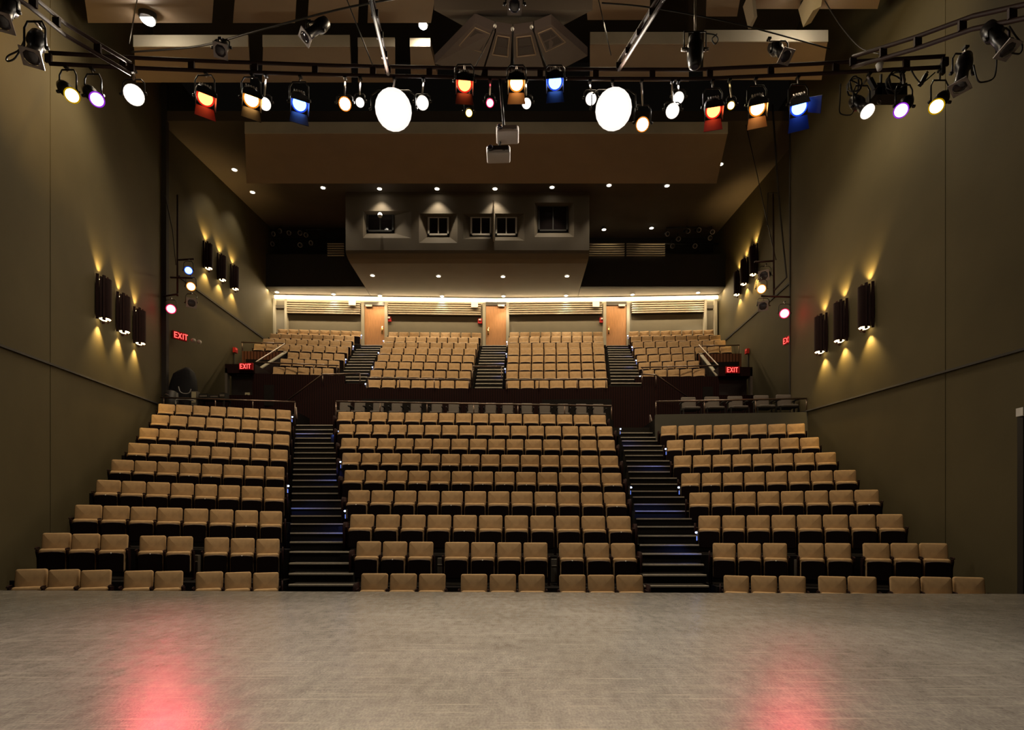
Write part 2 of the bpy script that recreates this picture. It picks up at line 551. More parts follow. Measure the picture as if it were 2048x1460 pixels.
BT = V((0, 0.142, 0.852))     # back-rest top in the seat's own frame
Z = {1: 10.1, 2: 11.0, 3: 11.85, 4: 12.85, 5: 13.9, 6: 15.0, 7: 16.1, 8: 17.2, 9: 18.15}
ones = lambda n: [1] * n
GAP = [1, 1, 1, .37, 1, 1, .38, 1, 1, 1]
LOWER = {
    'left': {9: (317.8, 807.3, 581.7, 820.3, ones(8)), 8: (304.2, 828.9, 582, 843.6, ones(8)), 7: (280.2, 855.2, 578.6, 869.5, ones(8)),
             6: (258, 885.3, 575.2, 899.6, ones(8)), 5: (224.5, 918.4, 568.7, 933.8, ones(8)), 4: (194.8, 958.7, 568.7, 974.8, ones(8)),
             3: (152.1, 1008.3, 563.9, 1022.6, ones(8)), 2: (87.5, 1064.3, 558.8, 1077.7, GAP), 1: (34.2, 1136.5, 557, 1144.5, GAP)},
    'centre': {9: (676.6, 823.4, 1211.4, 830.2, ones(16)), 8: (679, 848.4, 1224.4, 852.8, ones(16)), 7: (683.4, 875.7, 1229.2, 879.8, ones(15)),
               6: (685.5, 905.4, 1235.7, 911.6, ones(14)), 5: (689.9, 939.6, 1242.2, 945.8, ones(13)), 4: (697.1, 979.9, 1250.4, 984.4, ones(12)),
               3: (701.5, 1028.1, 1260.6, 1031.9, ones(11)), 2: (714.2, 1081.8, 1269.5, 1085.9, [1, 1, 1, .36, 1, 1, 1, 1, .36, 1, 1, 1]),
               1: (723.4, 1145.7, 1284.9, 1149.1, [1, 1, 1, .45, 1, 1, 1, .42, 1, 1, 1])},
    'right': {8: (1322.2, 851.6, 1609.1, 847.1, ones(8)), 7: (1333.7, 880.2, 1637.3, 874.4, ones(8)), 6: (1347.8, 911.3, 1670.8, 904.2, ones(8)),
              5: (1362.7, 946.5, 1711, 939.4, ones(8)), 4: (1378.9, 985, 1756.1, 978.8, ones(8)), 3: (1397.1, 1030.9, 1804.6, 1027.6, ones(8)),
              2: (1425.7, 1085.6, 1892.8, 1085.6, GAP), 1: (1447.6, 1150.2, 1966.1, 1153.5, GAP)},
}
TILT = {'left': (-0.25, 1.0), 'centre': (0.0, 0.05), 'right': (-0.1, -1.0)}
YAW = {'left': 0.15, 'centre': 0.0, 'right': -0.13, 'rl': 0.12, 'cl': 0.04, 'cr': -0.02, 'rr': -0.12}
BLOCK = {'left': 'lower left-hand block', 'centre': 'lower middle block', 'right': 'lower right-hand block'}
PLATES = {('left', 2): (2, 3, 6), ('left', 4): (0, 4), ('left', 5): (0, 3, 4), ('left', 6): (0, 5), ('left', 7): (4,), ('left', 9): (4, 5), ('left', 3): (6,),
          ('centre', 2): (1, 4, 7, 9), ('centre', 3): (4, 10), ('centre', 4): (0, 4, 8, 11), ('centre', 5): (3, 4, 5, 6, 7, 8, 9, 12), ('centre', 6): (0, 5, 6),
          ('right', 2): (2,), ('right', 4): (7,), ('right', 5): (0, 1)}
ENDS = {}


def floor_pts(a, c, ang):
    """Floor height and ground position of both ends of a row line given at its back-rest tops."""
    off = Matrix.Rotation(ang, 3, 'Z') @ BT
    return a - off, c - off


for blk, rows in LOWER.items():
    group = 'theatre seats of the ' + BLOCK[blk]
    zo, dz = TILT[blk]
    for k, (xl, yl, xr, yr, pat) in rows.items():
        a, c = row_line(xl, yl, xr, yr, Z[k] + zo, dz)
        pl = row_places(a, c, pat, YAW[blk])
        for i, (p, ang, sx) in enumerate(pl):
            off = Matrix.Rotation(ang, 3, 'Z') @ BT
            gapnext = False
            s = 0
            idx = [j for j, w in enumerate(pat) if w == 1]
            last = i == len(pl) - 1 or idx[i + 1] - idx[i] > 1
            end = 0
            if i == len(pl) - 1 and blk in ('left', 'centre'):
                end = 1
            if i == 0 and blk in ('centre', 'right'):
                end = -1
            rowname = 'front row' if k == 1 else 'top row' if (blk, k) in (('left', 9), ('centre', 9), ('right', 8)) else ORD[k - 1] + ' row up'
            where = 'leftmost' if i == 0 else 'rightmost' if i == len(pl) - 1 else ORD[i] + ' from left'
            seat_at(p - off, ang, sx, (last, i in PLATES.get((blk, k), ()), end),
                    'tan upholstered theatre seat, %s in the %s, %s' % (where, rowname, BLOCK[blk]), group)
        ENDS[blk, k] = floor_pts(a, c, pl[0][1])

# stepped floors under the lower blocks
for blk in LOWER:
    b = mb(M['carpet'])
    ks = sorted(LOWER[blk])
    ext = {'left': (0.16, 0.06), 'centre': (0.06, 0.06), 'right': (0.06, 0.16)}[blk]
    for k in ks:
        a, c = ENDS[blk, k]
        u = (c - a).normalized()
        a2, c2 = a - u * ext[0], c + u * ext[1]
        fwd = V((0, -0.42, 0))
        a0, c0 = a2 + fwd, c2 + fwd
        if (blk, k + 1) in ENDS:
            na, nc = ENDS[blk, k + 1]
            back = V((0, 0, 0)); ba, bc = a2.copy(), c2.copy()
            ba.y, bc.y = na.y - 0.42, nc.y - 0.42
        else:
            ba, bc = a2 + V((0, .5, 0)), c2 + V((0, .5, 0))
        top = [a0, c0, bc, ba]
        b.hexa([q - V((0, 0, 0.75)) for q in top], top)
    struct('floor_terrace_' + blk, b)

# lower aisles
LY = [1169, 1146.8, 1126, 1103, 1083.5, 1065.4, 1047, 1031, 1015.9, 999.8, 986, 972.7, 960, 948.3, 938, 926, 916, 905, 895, 885.9, 875.8, 867, 859, 850]
RY = [1171.3, 1149.4, 1128.7, 1107.1, 1089.3, 1070.7, 1052.5, 1036.7, 1021.4, 1007.7, 993.3, 981.7, 967.6, 955.6, 943.1, 932, 921.2, 910.4, 900.5, 891, 881.4, 874.4, 865.3, 857.4]


def flight(name, ys, x0, x1, d0, d1, noser=0.030, tread=M['step']):
    n = len(ys)
    b, e = mb(tread), mb(M['nosing'])
    for j, y in enumerate(ys):
        t = j / (n - 1)
        d = d0 + (d1 - d0) * t
        nd = d + (d1 - d0) / (n - 1)
        xa, xb = x0[0] + (x0[1] - x0[0]) * t, x1[0] + (x1[1] - x1[0]) * t
        a, c = P(xa, y, d), P(xb, y, d)
        ext = 1.3 if j == n - 1 else 0.02
        b.hexa([a + V((0, 0, -.5)), c + V((0, 0, -.5)), V((c.x, nd + ext, c.z - .5)), V((a.x, nd + ext, a.z - .5))],
               [a, c, V((c.x, nd + ext, c.z)), V((a.x, nd + ext, a.z))])
        e.box(((a.x + c.x) / 2, d - 0.004, a.z - noser / 2 + 0.004), (c.x - a.x, 0.05, noser))
    o = struct(name, b)
    e.build('nosing', o)
    return o


flight('floor_aisle_left', LY, (578, 593), (708, 668), 10.2, 18.9)
flight('floor_aisle_right', RY, (1288, 1237), (1417, 1304), 10.1, 18.8)

# ------------------------------------------------------------------ rear blocks
ZR = {k: 20.9 + (k - 1) * 1.0 for k in range(1, 9)}
REAR = {
    'rl': {8: (556, 658.1, 721.8, 662.7, 8), 7: (540.8, 667.3, 708.4, 671.8, 8), 6: (526.8, 677.3, 702.6, 682.8, 8), 5: (509, 688, 696.2, 694, 8),
           4: (576, 704.7, 688.9, 707.8, 5), 3: (561.5, 717.5, 678.8, 721.5, 5), 2: (546.9, 733.7, 667.2, 736.7, 5)},
    'cl': {8: (777.8, 664.2, 962.2, 665.7, 9), 7: (770.2, 673.7, 957, 675.8, 9), 6: (765, 685, 954.5, 686.5, 8), 5: (760.5, 696.2, 950.9, 697.7, 8),
           4: (755.9, 709.3, 948.4, 711.7, 8), 3: (749.5, 723.3, 944.5, 727, 8), 2: (741.3, 739.5, 941.7, 742.8, 8), 1: (735.2, 759.6, 937.8, 761.7, 7)},
    'cr': {8: (1019.3, 664.7, 1205, 663.8, 9), 7: (1016.8, 675, 1206.3, 673.8, 9), 6: (1016.1, 686.6, 1207.5, 685, 8), 5: (1016.1, 697.9, 1208.8, 696.3, 8),
           4: (1015.1, 712.1, 1209.5, 710.5, 8), 3: (1013.9, 727.6, 1211.1, 726, 8), 2: (1012.9, 743, 1212.7, 742.7, 8), 1: (1012.2, 761.4, 1214.3, 760.5, 7)},
    'rr': {8: (1257.8, 663.1, 1427, 659.6, 8), 7: (1261.7, 672.8, 1440.5, 670.2, 8), 6: (1264.9, 684.1, 1450.5, 680.9, 8), 5: (1269.1, 697, 1462.5, 692.8, 8),
           4: (1273.9, 710.8, 1389.3, 708.2, 5), 3: (1277.2, 725.3, 1398, 721.8, 5), 2: (1285.2, 740.5, 1409.3, 737.2, 5)},
}
RTILT = {'rl': (-0.1, 0.35), 'cl': (0, 0.08), 'cr': (0, -0.08), 'rr': (-0.1, -0.35)}
RBLOCK = {'rl': 'upper far-left block', 'cl': 'upper middle-left block', 'cr': 'upper middle-right block', 'rr': 'upper far-right block'}
crowd = MB()
for blk, rows in REAR.items():
    zo, dz = RTILT[blk]
    for k, (xl, yl, xr, yr, n) in rows.items():
        a, c = row_line(xl, yl, xr, yr, ZR[k] + zo, dz)
        pl = row_places(a, c, ones(n), YAW[blk])
        single = k <= 3
        for i, (p, ang, sx) in enumerate(pl):
            R = Matrix.Rotation(ang, 4, 'Z')
            pos = p - R.to_3x3() @ BT
            if single:
                where = 'leftmost' if i == 0 else 'rightmost' if i == n - 1 else ORD[i] + ' from left'
                lowest = min(rows)
                rn = 'lowest row' if k == lowest else ORD[k - lowest] + ' row up'
                seat_at(pos, ang, sx, (i == n - 1, False, 0), 'tan upholstered theatre seat, %s in the %s, %s' % (where, rn, RBLOCK[blk]),
                        'theatre seats of the ' + RBLOCK[blk])
            else:
                for nm in ('backrest', 'seat', 'seat_pan', 'leg', 'armrest'):
                    me = SM[nm]
                    T = Matrix.Translation(pos) @ R @ Matrix.Diagonal((sx, 1, 1, 1))
                    if nm in ('leg', 'armrest'):
                        T = T @ Matrix.Translation((-SW / 2, 0, 0))
                    for poly in me.polygons:
                        pass
                    base = len(crowd.v)
                    crowd.v += [T @ q.co for q in me.vertices]
                    for poly in me.polygons:
                        crowd.use(me.materials[poly.material_index], poly.use_smooth)
                        crowd.f.append([base + q for q in poly.vertices]); crowd.m.append(crowd.cur); crowd.s.append(poly.use_smooth)
        ENDS[blk, k] = floor_pts(a, c, pl[0][1])
o = crowd.build('theatre_seat_mass')
tag(o, 'tan theatre seats filling the upper five rows of the rear blocks below the oak doors', 'seats', kind='stuff')
for blk in REAR:
    b = mb(M['carpet'])
    for k in sorted(REAR[blk]):
        a, c = ENDS[blk, k]
        u = (c - a).normalized()
        ext = {'rl': (0.15, 0.1), 'cl': (0.08, 0.08), 'cr': (0.08, 0.08), 'rr': (0.1, 0.15)}[blk]
        a2, c2 = a - u * ext[0], c + u * ext[1]
        a0, c0 = a2 + V((0, -.42, 0)), c2 + V((0, -.42, 0))
        if (blk, k + 1) in ENDS:
            na, nc = ENDS[blk, k + 1]
            ba, bc = a2.copy(), c2.copy()
            ba.y, bc.y = na.y - .42, nc.y - .42
        else:
            ba, bc = a2 + V((0, .45, 0)), c2 + V((0, .45, 0))
        top = [a0, c0, bc, ba]
        b.hexa([q - V((0, 0, .8)) for q in top], top)
    struct('floor_terrace_rear_' + {'rl': 'left', 'cl': 'middle_left', 'cr': 'middle_right', 'rr': 'right'}[blk], b)


def ramp_ys(y0, y1, d0, d1, n):
    z0, z1 = P(0, y0, d0).z, P(0, y1, d1).z
    return [HY - (z0 + (z1 - z0) * j / (n - 1) - CH) * F / (d0 + (d1 - d0) * j / (n - 1)) for j in range(n)]


for nm, y0, y1, x0, x1 in (('left', 768, 690.5, (675, 719), (729, 765)), ('middle', 775, 691, (950, 965), (1004, 1013)), ('right', 766, 691, (1222, 1214), (1283, 1257))):
    flight('floor_upper_aisle_' + nm, ramp_ys(y0, y1, 20.7, 28.1, 15), x0, x1, 20.7, 28.1, 0.03)

# ------------------------------------------------------------------ rear wall, doors, louvres
RW = [(-12.7, 28.55), (-12.5, 28.55), (-7.15, 28.8), (-0.87, 29.0), (5.5, 28.85), (10.78, 28.6), (11.0, 28.6)]
HS = 12.86


def rwy(x):
    for (xa, ya), (xb, yb) in zip(RW, RW[1:]):
        if xa <= x <= xb:
            return ya + (yb - ya) * (x - xa) / (xb - xa)
    return 28.6


b = mb(M['rearwall'])
for (xa, ya), (xb, yb) in zip(RW, RW[1:]):
    b.prism([V((xa, ya, 9)), V((xb, yb, 9)), V((xb, yb, 13.2)), V((xa, ya, 13.2))], (0, .3, 0))
struct('wall_rear', b)
b = mb(M['carpet'])
b.hexa([V((-12.6, 28.0, 9.2)), V((11, 28.0, 9.2)), V((11, 29.6, 9.2)), V((-12.6, 29.6, 9.2))], [V((-12.6, 28.0, 10.0)), V((11, 28.0, 10.0)), V((11, 29.6, 10.0)), V((-12.6, 29.6, 10.0))])
struct('floor_rear_landing', b)


def rx(px):
    """x on the rear wall seen at column px."""
    x = 0
    for _ in range(6):
        x = (px - CX) / F * rwy(x)
    return x


def rz(px, py):
    return CH + (HY - py) / F * rwy(rx(px))


for i, (xa, xb, plx) in enumerate(((730, 770, 1), (972, 1012, -1), (1212, 1252, -1))):
    x0, x1 = rx(xa), rx(xb)
    y = rwy((x0 + x1) / 2) - 0.06
    zt, zb = rz(xa, 613), 10.0
    r = empty('door_%d' % (i + 1), ((x0 + x1) / 2, y, zb))
    r['kind'] = 'structure'
    o = V(r.location)
    mb(M['door']).box(((x0 + x1) / 2, y, (zt + zb) / 2), (x1 - x0, .06, zt - zb)).build('door_leaf', r, o)
    f = mb(M['doorframe'])
    for x in (x0 - .09, x1 + .09):
        f.box((x, y, (zt + zb) / 2 + .05), (.16, .16, zt - zb + .2))
    f.build('door_frame', r, o)
    mb(M['jamb']).box(((x0 + x1) / 2, y - .02, zt + .10), (x1 - x0 + .02, .14, .18)).build('door_header', r, o)
    hx = x1 - .12 if plx > 0 else x0 + .12
    h = mb(M['brass'], True)
    h.tube((hx, y - .07, 10.95), (hx, y - .07, 11.25), .022).box((hx, y - .045, 11.1), (.07, .03, .4))
    h.build('door_handle', r, o)
    cx = x1 - .25 if plx < 0 else x0 + .25
    mb(M['steel']).box((cx, y - .1, zt - .02), (.35, .1, .1)).build('door_closer', r, o)

# slatted acoustic panels above the top seats
for i, (xa, xb, ya, yb) in enumerate(((577, 722, 605, 631), (778, 962, 607, 633), (1018, 1203, 606, 632), (1262, 1405, 603, 629))):
    x0, x1 = rx(xa), rx(xb)
    o = V(((x0 + x1) / 2, rwy((x0 + x1) / 2), rz(xa, yb)))
    r = empty('louvre_panel', o, ['cream slatted wall panel nearest the left side wall', 'cream slatted wall panel between left and middle oak doors',
                                  'cream slatted wall panel between middle and right oak doors', 'cream slatted wall panel nearest the right side wall'][i], 'wall panel', 'slatted panels on the rear wall')
    z0, z1 = rz((xa + xb) / 2, yb), rz((xa + xb) / 2, ya)
    def at(x, off):
        return V((x, rwy(x) - off, 0))
    bk = mb(M['dark'])
    bk.prism([at(x0, .02) + V((0, 0, z0)), at(x1, .02) + V((0, 0, z0)), at(x1, .02) + V((0, 0, z1)), at(x0, .02) + V((0, 0, z1))], (0, -.06, 0))
    bk.build('backing', r, o)
    sl = mb(M['slat'])
    n = 6
    for j in range(n):
        z = z0 + (z1 - z0) * (j + .5) / n
        sl.prism([at(x0, .09) + V((0, 0, z - .026)), at(x1, .09) + V((0, 0, z - .026)), at(x1, .09) + V((0, 0, z + .026)), at(x0, .09) + V((0, 0, z + .026))], (0, -.14, 0))
    sl.build('slat', r, o)
# small lit white signs on the slats, red alarm units beside the doors
for px, py, lab in ((708, 611, 'small white box on the slats left of the left oak door'), (950, 615, 'small white box on the slats left of the middle oak door'), (1190, 614, 'small white box on the slats left of the right oak door')):
    x = rx(px)
    tag(mb(M['white']).box((x, rwy(x) - .32, rz(px, py)), (.36, .1, .26)).build('sign_box'), lab, 'sign', 'white boxes above the rear seats')
for px, py, lab in ((779, 639, 'small red and white alarm beside the left oak door'), (960, 643, 'small red and white alarm beside the middle oak door'), (1203, 641, 'small red and white alarm beside the right oak door')):
    x = rx(px)
    o = V((x, rwy(x) - .05, rz(px, py)))
    r = empty('wall_mounted_alarm', o, lab, 'fire alarm', 'alarms on the rear wall')
    mb(M['red']).box(o, (.22, .1, .26)).build('housing', r, o)
    mb(M['white']).box(o + V((0, -.07, .05)), (.12, .06, .08)).build('strobe', r, o)
# wall ends: pilasters
for i, (xa, xb) in enumerate(((549, 552), (573, 577), (1406, 1410), (1426, 1431))):
    x0, x1 = rx(xa), rx(xb)
    struct('trim_%d' % (i + 11), mb(M['doorframe']).box(((x0 + x1) / 2, rwy((x0 + x1) / 2) - .12, 11.3), (max(.12, x1 - x0), .24, 2.6)))
for i, (xa, xb) in enumerate(((552, 573), (1410, 1426))):
    x0, x1 = rx(xa), rx(xb)
    struct('trim_%d' % (i + 15), mb(M['jamb']).box(((x0 + x1) / 2, rwy((x0 + x1) / 2) - .04, 12.25), (x1 - x0, .1, .16)))

# cove light: a lit strip in the slot between soffit and rear wall
r = empty('cove_light', (-0.9, 28.8, 12.5), 'long warm strip of light along the top of the rear wall', 'strip light')
b = mb(E['cove'])
for (xa, ya), (xb, yb) in zip(RW[1:-2], RW[2:-1]):
    b.prism([V((xa, ya - .02, 12.69)), V((xb, yb - .02, 12.69)), V((xb, yb - .02, 12.81)), V((xa, ya - .02, 12.81))], (0, -.06, 0))
b.build('diffuser', r, r.location)
b = mb(M['doorframe'])
for (xa, ya), (xb, yb) in zip(RW[1:-2], RW[2:-1]):
    b.prism([V((xa, ya - .0, 12.82)), V((xb, yb - .0, 12.82)), V((xb, yb - .0, 12.85)), V((xa, ya - .0, 12.85))], (0, -.16, 0))
b.build('housing', r, r.location)
# the same strip as light: one long tube lamp per wall facet, shining down the wall
for (xa, ya), (xb, yb) in zip(RW[1:-2], RW[2:-1]):
    d = bpy.data.lights.new('cove_tube', 'AREA')
    d.shape, d.size, d.size_y, d.energy, d.color = 'RECTANGLE', (V((xa, ya)) - V((xb, yb))).length - .1, .10, 150, (1, .76, .45)
    o = bpy.data.objects.new('cove_tube', d)
    o.location = ((xa + xb) / 2, (ya + yb) / 2 - .85, 12.80)
    o.rotation_euler = (math.radians(-6), 0, math.atan2(yb - ya, xb - xa))
    C.objects.link(o)

# booth, soffits, galleries
BX0, BX1, BY = -7.42, 3.45, 24.3
HB = 13.0
b = mb(M['booth'])
BR = .36
prof = [(BY + BR + .1, 16.6), (BY + BR + .1, HB), (BY + .7, HS), (28.85, HS), (29.5, 16.6)]
b.prism([V((BX0, y, z)) for y, z in prof], (BX1 - BX0, 0, 0))
WIN = ((726, 823, 734, 788, 428, 465, 476, 0), (838, 915, 856, 898, 433, 472, 486, 1), (927, 986, 941, 983, 433, 472, 478, 1), (990, 1049, 991, 1034, 433, 472, 481, 1), (1069, 1148, 1076, 1136, 411, 464, 474, 0))
lowz = [(BY, HB + .12), (BY + .05, HB), (BY + .35, HS + .04), (BY + .7, HS)]
xs = [BX0]
for sa, sb, xa, xb, ya, yb, sy, br in WIN:
    xs += [P(sa, 0, BY).x, P(sb, 0, BY).x]
xs.append(BX1)
for k in range(len(xs) - 1):
    if k % 2 == 0:
        b.box(((xs[k] + xs[k + 1]) / 2, BY + BR / 2, (16.6 + HB + .12) / 2), (xs[k + 1] - xs[k], BR, 16.6 - HB - .12))
    else:
        sa, sb, xa, xb, ya, yb, sy, br = WIN[k // 2]
        zb, zt = P(0, sy, BY).z, P(0, ya - 6, BY).z
        b.box(((xs[k] + xs[k + 1]) / 2, BY + BR / 2, (16.6 + zt) / 2), (xs[k + 1] - xs[k], BR, 16.6 - zt))
        b.box(((xs[k] + xs[k + 1]) / 2, BY + BR / 2, (zb + HB + .12) / 2), (xs[k + 1] - xs[k], BR, zb - HB - .12))
        o4 = [V((xs[k], BY, zb)), V((xs[k + 1], BY, zb)), V((xs[k + 1], BY, zt)), V((xs[k], BY, zt))]
        D = BY + BR
        i4 = [P(xa, yb + 1, D), P(xb, yb + 1, D), P(xb, ya - 1, D), P(xa, ya - 1, D)]
        for q in range(4):
            b.add([o4[q], o4[(q + 1) % 4], i4[(q + 1) % 4], i4[q]], [(0, 1, 2, 3)])
b.prism([V((BX0, y, z)) for y, z in [(BY, HB + .12), (BY + .05, HB), (BY + .35, HS + .04), (BY + .7, HS), (BY + .75, HB + .12)]], (BX1 - BX0, 0, 0))
struct('wall_booth', b)
for nm, xa, xb in (('left', -12.6, BX0 - .02), ('right', BX1 + .02, 11.2)):
    b = mb(M['booth'])
    b.hexa([V((xa, 27.7, HS)), V((xb, 27.7, HS)), V((xb, 28.85, HS)), V((xa, 28.85, HS))], [V((xa, 27.7, HS + .3)), V((xb, 27.7, HS + .3)), V((xb, 28.85, HS + .3)), V((xa, 28.85, HS + .3))])
    struct('ceiling_soffit_' + nm, b)
    b = mb(M['dark'])
    b.box(((xa + xb) / 2, 27.6, (HS + 14.5) / 2), (xb - xa, .2, 14.5 - HS))
    struct('wall_gallery_front_' + nm, b)
    struct('wall_gallery_back_' + nm, mb(M['dark']).box(((xa + xb) / 2, 29.4, 15.3), (xb - xa, .2, 3.6)))
# gallery louvres
for nm, xa, xb, lab in (('r1', 1178, 1249, 'lit horizontal slats over the right-hand gallery front beside the booth'), ('r2', 1253, 1330, 'dimmer horizontal slats over the right-hand gallery front, further from the booth'), ('l', 655, 688, 'dim horizontal slats over the left-hand gallery front')):
    o = P((xa + xb) / 2, 511, 27.4)
    b = mb(M['fascia'])
    for j in range(6):
        y = 488 + j * 4.6
        a, c = P(xa, y, 27.4), P(xb, y, 27.4)
        b.box((a + c) / 2, (c.x - a.x, .09, .032))
    b.use(M['dark'])
    for x in (xa + .5, xb - .5):
        a, c = P(x, 486, 27.5), P(x, 514, 27.5)
        b.box((a + c) / 2, (.04, .05, a.z - c.z))
    tag(b.build('gallery_slat_screen', None, o), lab, 'slat screen', 'slat screens of the galleries')
# booth windows
for i, (sa, sb, xa, xb, ya, yb, sy, bright) in enumerate(WIN):
    WY = BY + BR
    a, c = P(xa, ya, WY), P(xb, yb, WY)
    r = empty('window_%d' % (i + 1), V(((a.x + c.x) / 2, WY, c.z)))
    r['kind'] = 'structure'
    o = V(r.location)
    w, h = c.x - a.x, a.z - c.z
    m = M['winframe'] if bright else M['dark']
    mb(M['pane']).box(((a.x + c.x) / 2, WY - .0, (a.z + c.z) / 2), (w, .02, h)).build('pane', r, o)
    f = mb(m)
    t = .075
    f.box((a.x + t / 2, WY - .04, (a.z + c.z) / 2), (t, .08, h)).box((c.x - t / 2, WY - .04, (a.z + c.z) / 2), (t, .08, h))
    f.box(((a.x + c.x) / 2, WY - .04, a.z - t / 2), (w, .08, t)).box(((a.x + c.x) / 2, WY - .04, c.z + t / 2), (w, .08, t)).box(((a.x + c.x) / 2, WY - .04, (a.z + c.z) / 2), (.05, .06, h))
    f.build('window_frame', r, o)
a, c = P(987, 405, BY - .2), P(987, 479, BY - .2)
struct('trim_17', mb(M['fascia']).box((a + c) / 2, (.05, .4, a.z - c.z)))

# ceilings
b = mb(M['ceil'])
b.hexa([V((-13, 19.2, 15.15)), V((11.3, 19.2, 15.15)), V((11.3, 29.6, 16.3)), V((-13, 29.6, 16.3))], [V((-13, 19.2, 15.5)), V((11.3, 19.2, 15.5)), V((11.3, 29.6, 16.7)), V((-13, 29.6, 16.7))])
struct('ceiling_rear', b)
struct('ceiling', mb(M['dark']).box((-1, 7.5, 17.6), (26, 24, .3)))
# hung ceiling reflectors
RF = [  # (x-left top, x-right top, y top, y fascia top, depth), (x-left bottom, x-right bottom, y bottom, depth)
    ('rear', 490, 1455, 268, 245, 18.5, 493, 1433, 367, 21.5),
    ('mid', 268, 497, 95, 72, 13.5, 272, 500, 165, 15.2), ('mid', 526, 700, 95, 72, 13.5, 524, 703, 165, 15.2), ('mid', 716, 790, 95, 77, 13.5, 716, 790, 165, 15.2), ('mid', 820, 861, 95, 78, 13.5, 822, 875, 150, 15.0),
    ('mid', 1180, 1376, 90, 66, 13.5, 1180, 1378, 163, 15.2), ('mid', 1408, 1655, 85, 62, 13.5, 1406, 1643, 160, 15.2),
    ('front', 160, 432, -70, -90, 11.0, 176, 424, 46, 13.0), ('front', 475, 597, -70, -90, 11.0, 466, 590, 46, 13.0), ('front', 622, 720, -70, -90, 11.0, 615, 716, 46, 13.0), ('front', 740, 880, -70, -90, 11.0, 735, 862, 46, 13.0),
    ('front', 1165, 1300, -70, -90, 11.0, 1175, 1300, 40, 13.0), ('front', 1415, 1492, -70, -90, 11.0, 1412, 1474, 33, 13.0), ('front', 1520, 1780, -75, -95, 11.0, 1508, 1755, 18, 13.0),
]
for nm, xa, xb, ya, yf, da, xc, xd, yb, db in RF:
    p = [P(xa, ya, da), P(xb, ya, da), P(xd, yb, db), P(xc, yb, db)]
    th = P(0, yf, da).z - p[0].z
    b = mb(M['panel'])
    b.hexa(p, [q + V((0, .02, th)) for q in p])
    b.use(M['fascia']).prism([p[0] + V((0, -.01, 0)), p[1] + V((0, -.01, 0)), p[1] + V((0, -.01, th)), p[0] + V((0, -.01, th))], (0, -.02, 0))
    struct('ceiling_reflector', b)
# dark roof beams in the gaps
for x0, y0, d0, x1, y1, d1 in ((452, 0, 11.5, 405, 46, 17), (700, 0, 11.5, 740, 95, 17), (1390, 0, 11.5, 1395, 150, 17)):
    a, c = P(x0, y0, d0), P(x1, y1, d1)
    z = max(a.z, c.z) + 1.0
    struct('beam_ceiling', mb(M['dark']).hexa([V((a.x - .25, d0, z)), V((a.x + .25, d0, z)), V((c.x + .25, d1, z)), V((c.x - .25, d1, z))], [V((a.x - .25, d0, z + .5)), V((a.x + .25, d0, z + .5)), V((c.x + .25, d1, z + .5)), V((c.x - .25, d1, z + .5))]))

# recessed downlights
def downlight(px, py, h, label, group, watt=18, size=95, r=.095, tgt=None):
    d = (h - CH) * F / (HY - py)
    o = P(px, py, d)
    e = empty('recessed_downlight', o, label, 'downlight', group)
    mb(M['white'], True).lathe([(0, r + .03), (.02, r + .028), (.02, r), (0.0, r)], o - V((0, 0, .02)), (0, 0, 1), 18, False).build('trim_ring', e, o)
    mb(E['down']).disc(o - V((0, 0, .012)), (0, 0, -1), r).build('lamp_face', e, o)
    if watt:
        lamp('downlight_beam', 'SPOT', o - V((0, 0, .06)), watt, (1, .86, .64), tgt or o - V((0, 0, 3)), .07, size, .6)


for i, (px, py) in enumerate(((554, 584), (667, 588), (760, 591), (884, 592), (1007, 592), (1132, 591), (1265, 589), (1396, 585))):
    downlight(px, py, HS - .015, 'recessed downlight, %s from left in the row just above the rear cove light' % ORD[i], 'downlights nearest the rear wall', 150, 85, .095, P(px, py, (HS - CH) * F / (HY - py)) + V((0, -.6, -3)))
for i, (px, py) in enumerate(((745, 550.6), (877, 552), (1006, 553), (1134, 552))):
    downlight(px, py, HS - .015, 'recessed downlight, %s from left in the soffit under the control booth' % ORD[i], 'downlights under the booth', 260, 95)


def hceil(d):
    return 15.15 + (d - 19.2) * (1.15 / 10.4) - .015


for i, (px, py) in enumerate(((469, 339), (505, 384), (646, 375), (759, 377), (874, 377), (990, 377), (1104, 374), (1218, 370), (1334, 371), (1441, 328))):
    d = 24
    for _ in range(12):
        d = (hceil(d) - CH) * F / (HY - py)
    d = min(d, 24.15) if 690 < px < 1180 else d
    downlight(px, py, CH + (HY - py) / F * d, 'recessed ceiling downlight, %s from left in the line above the booth windows' % ORD[i], 'downlights above the booth', 150 if 690 < px < 1180 else 150, 90)
for px, py, lab in ((1208, 459, 'small round light over the right-hand gallery, nearer the booth'), (1303, 456, 'small round light over the right-hand gallery, farther from the booth')):
    o = P(px, py, 27.95)
    e = empty('recessed_downlight', o, lab, 'downlight', 'downlights of the right-hand gallery')
    mb(M['dark'], True).lathe([(0, .12), (1.4, .12)], o, (0, 0, 1), 14).build('can', e, o)
    mb(E['down']).disc(o - V((0, 0, .01)), (0, 0, -1), .1).build('lamp_face', e, o)
    lamp('downlight_beam', 'SPOT', o - V((0, 0, .06)), 220, (1, .85, .6), P(px + 3, 520, 27.5), .06, 70, .5)
o = P(760, 431, 24.0)
e = empty('small_wall_lamp', o, 'small white lamp in front of the dark left booth window', 'lamp')
mb(M['white'], True).lathe([(-.07, .07), (-.03, .1), (0, .1)], o, (0, 0, 1), 14).build('lamp_base', e, o)
mb(E['down'], True).lathe([(0, .085), (.05, .09), (.1, .06)], o, (0, 0, 1), 14).build('lamp_globe', e, o)
c2 = P(760, 431, 24.0)
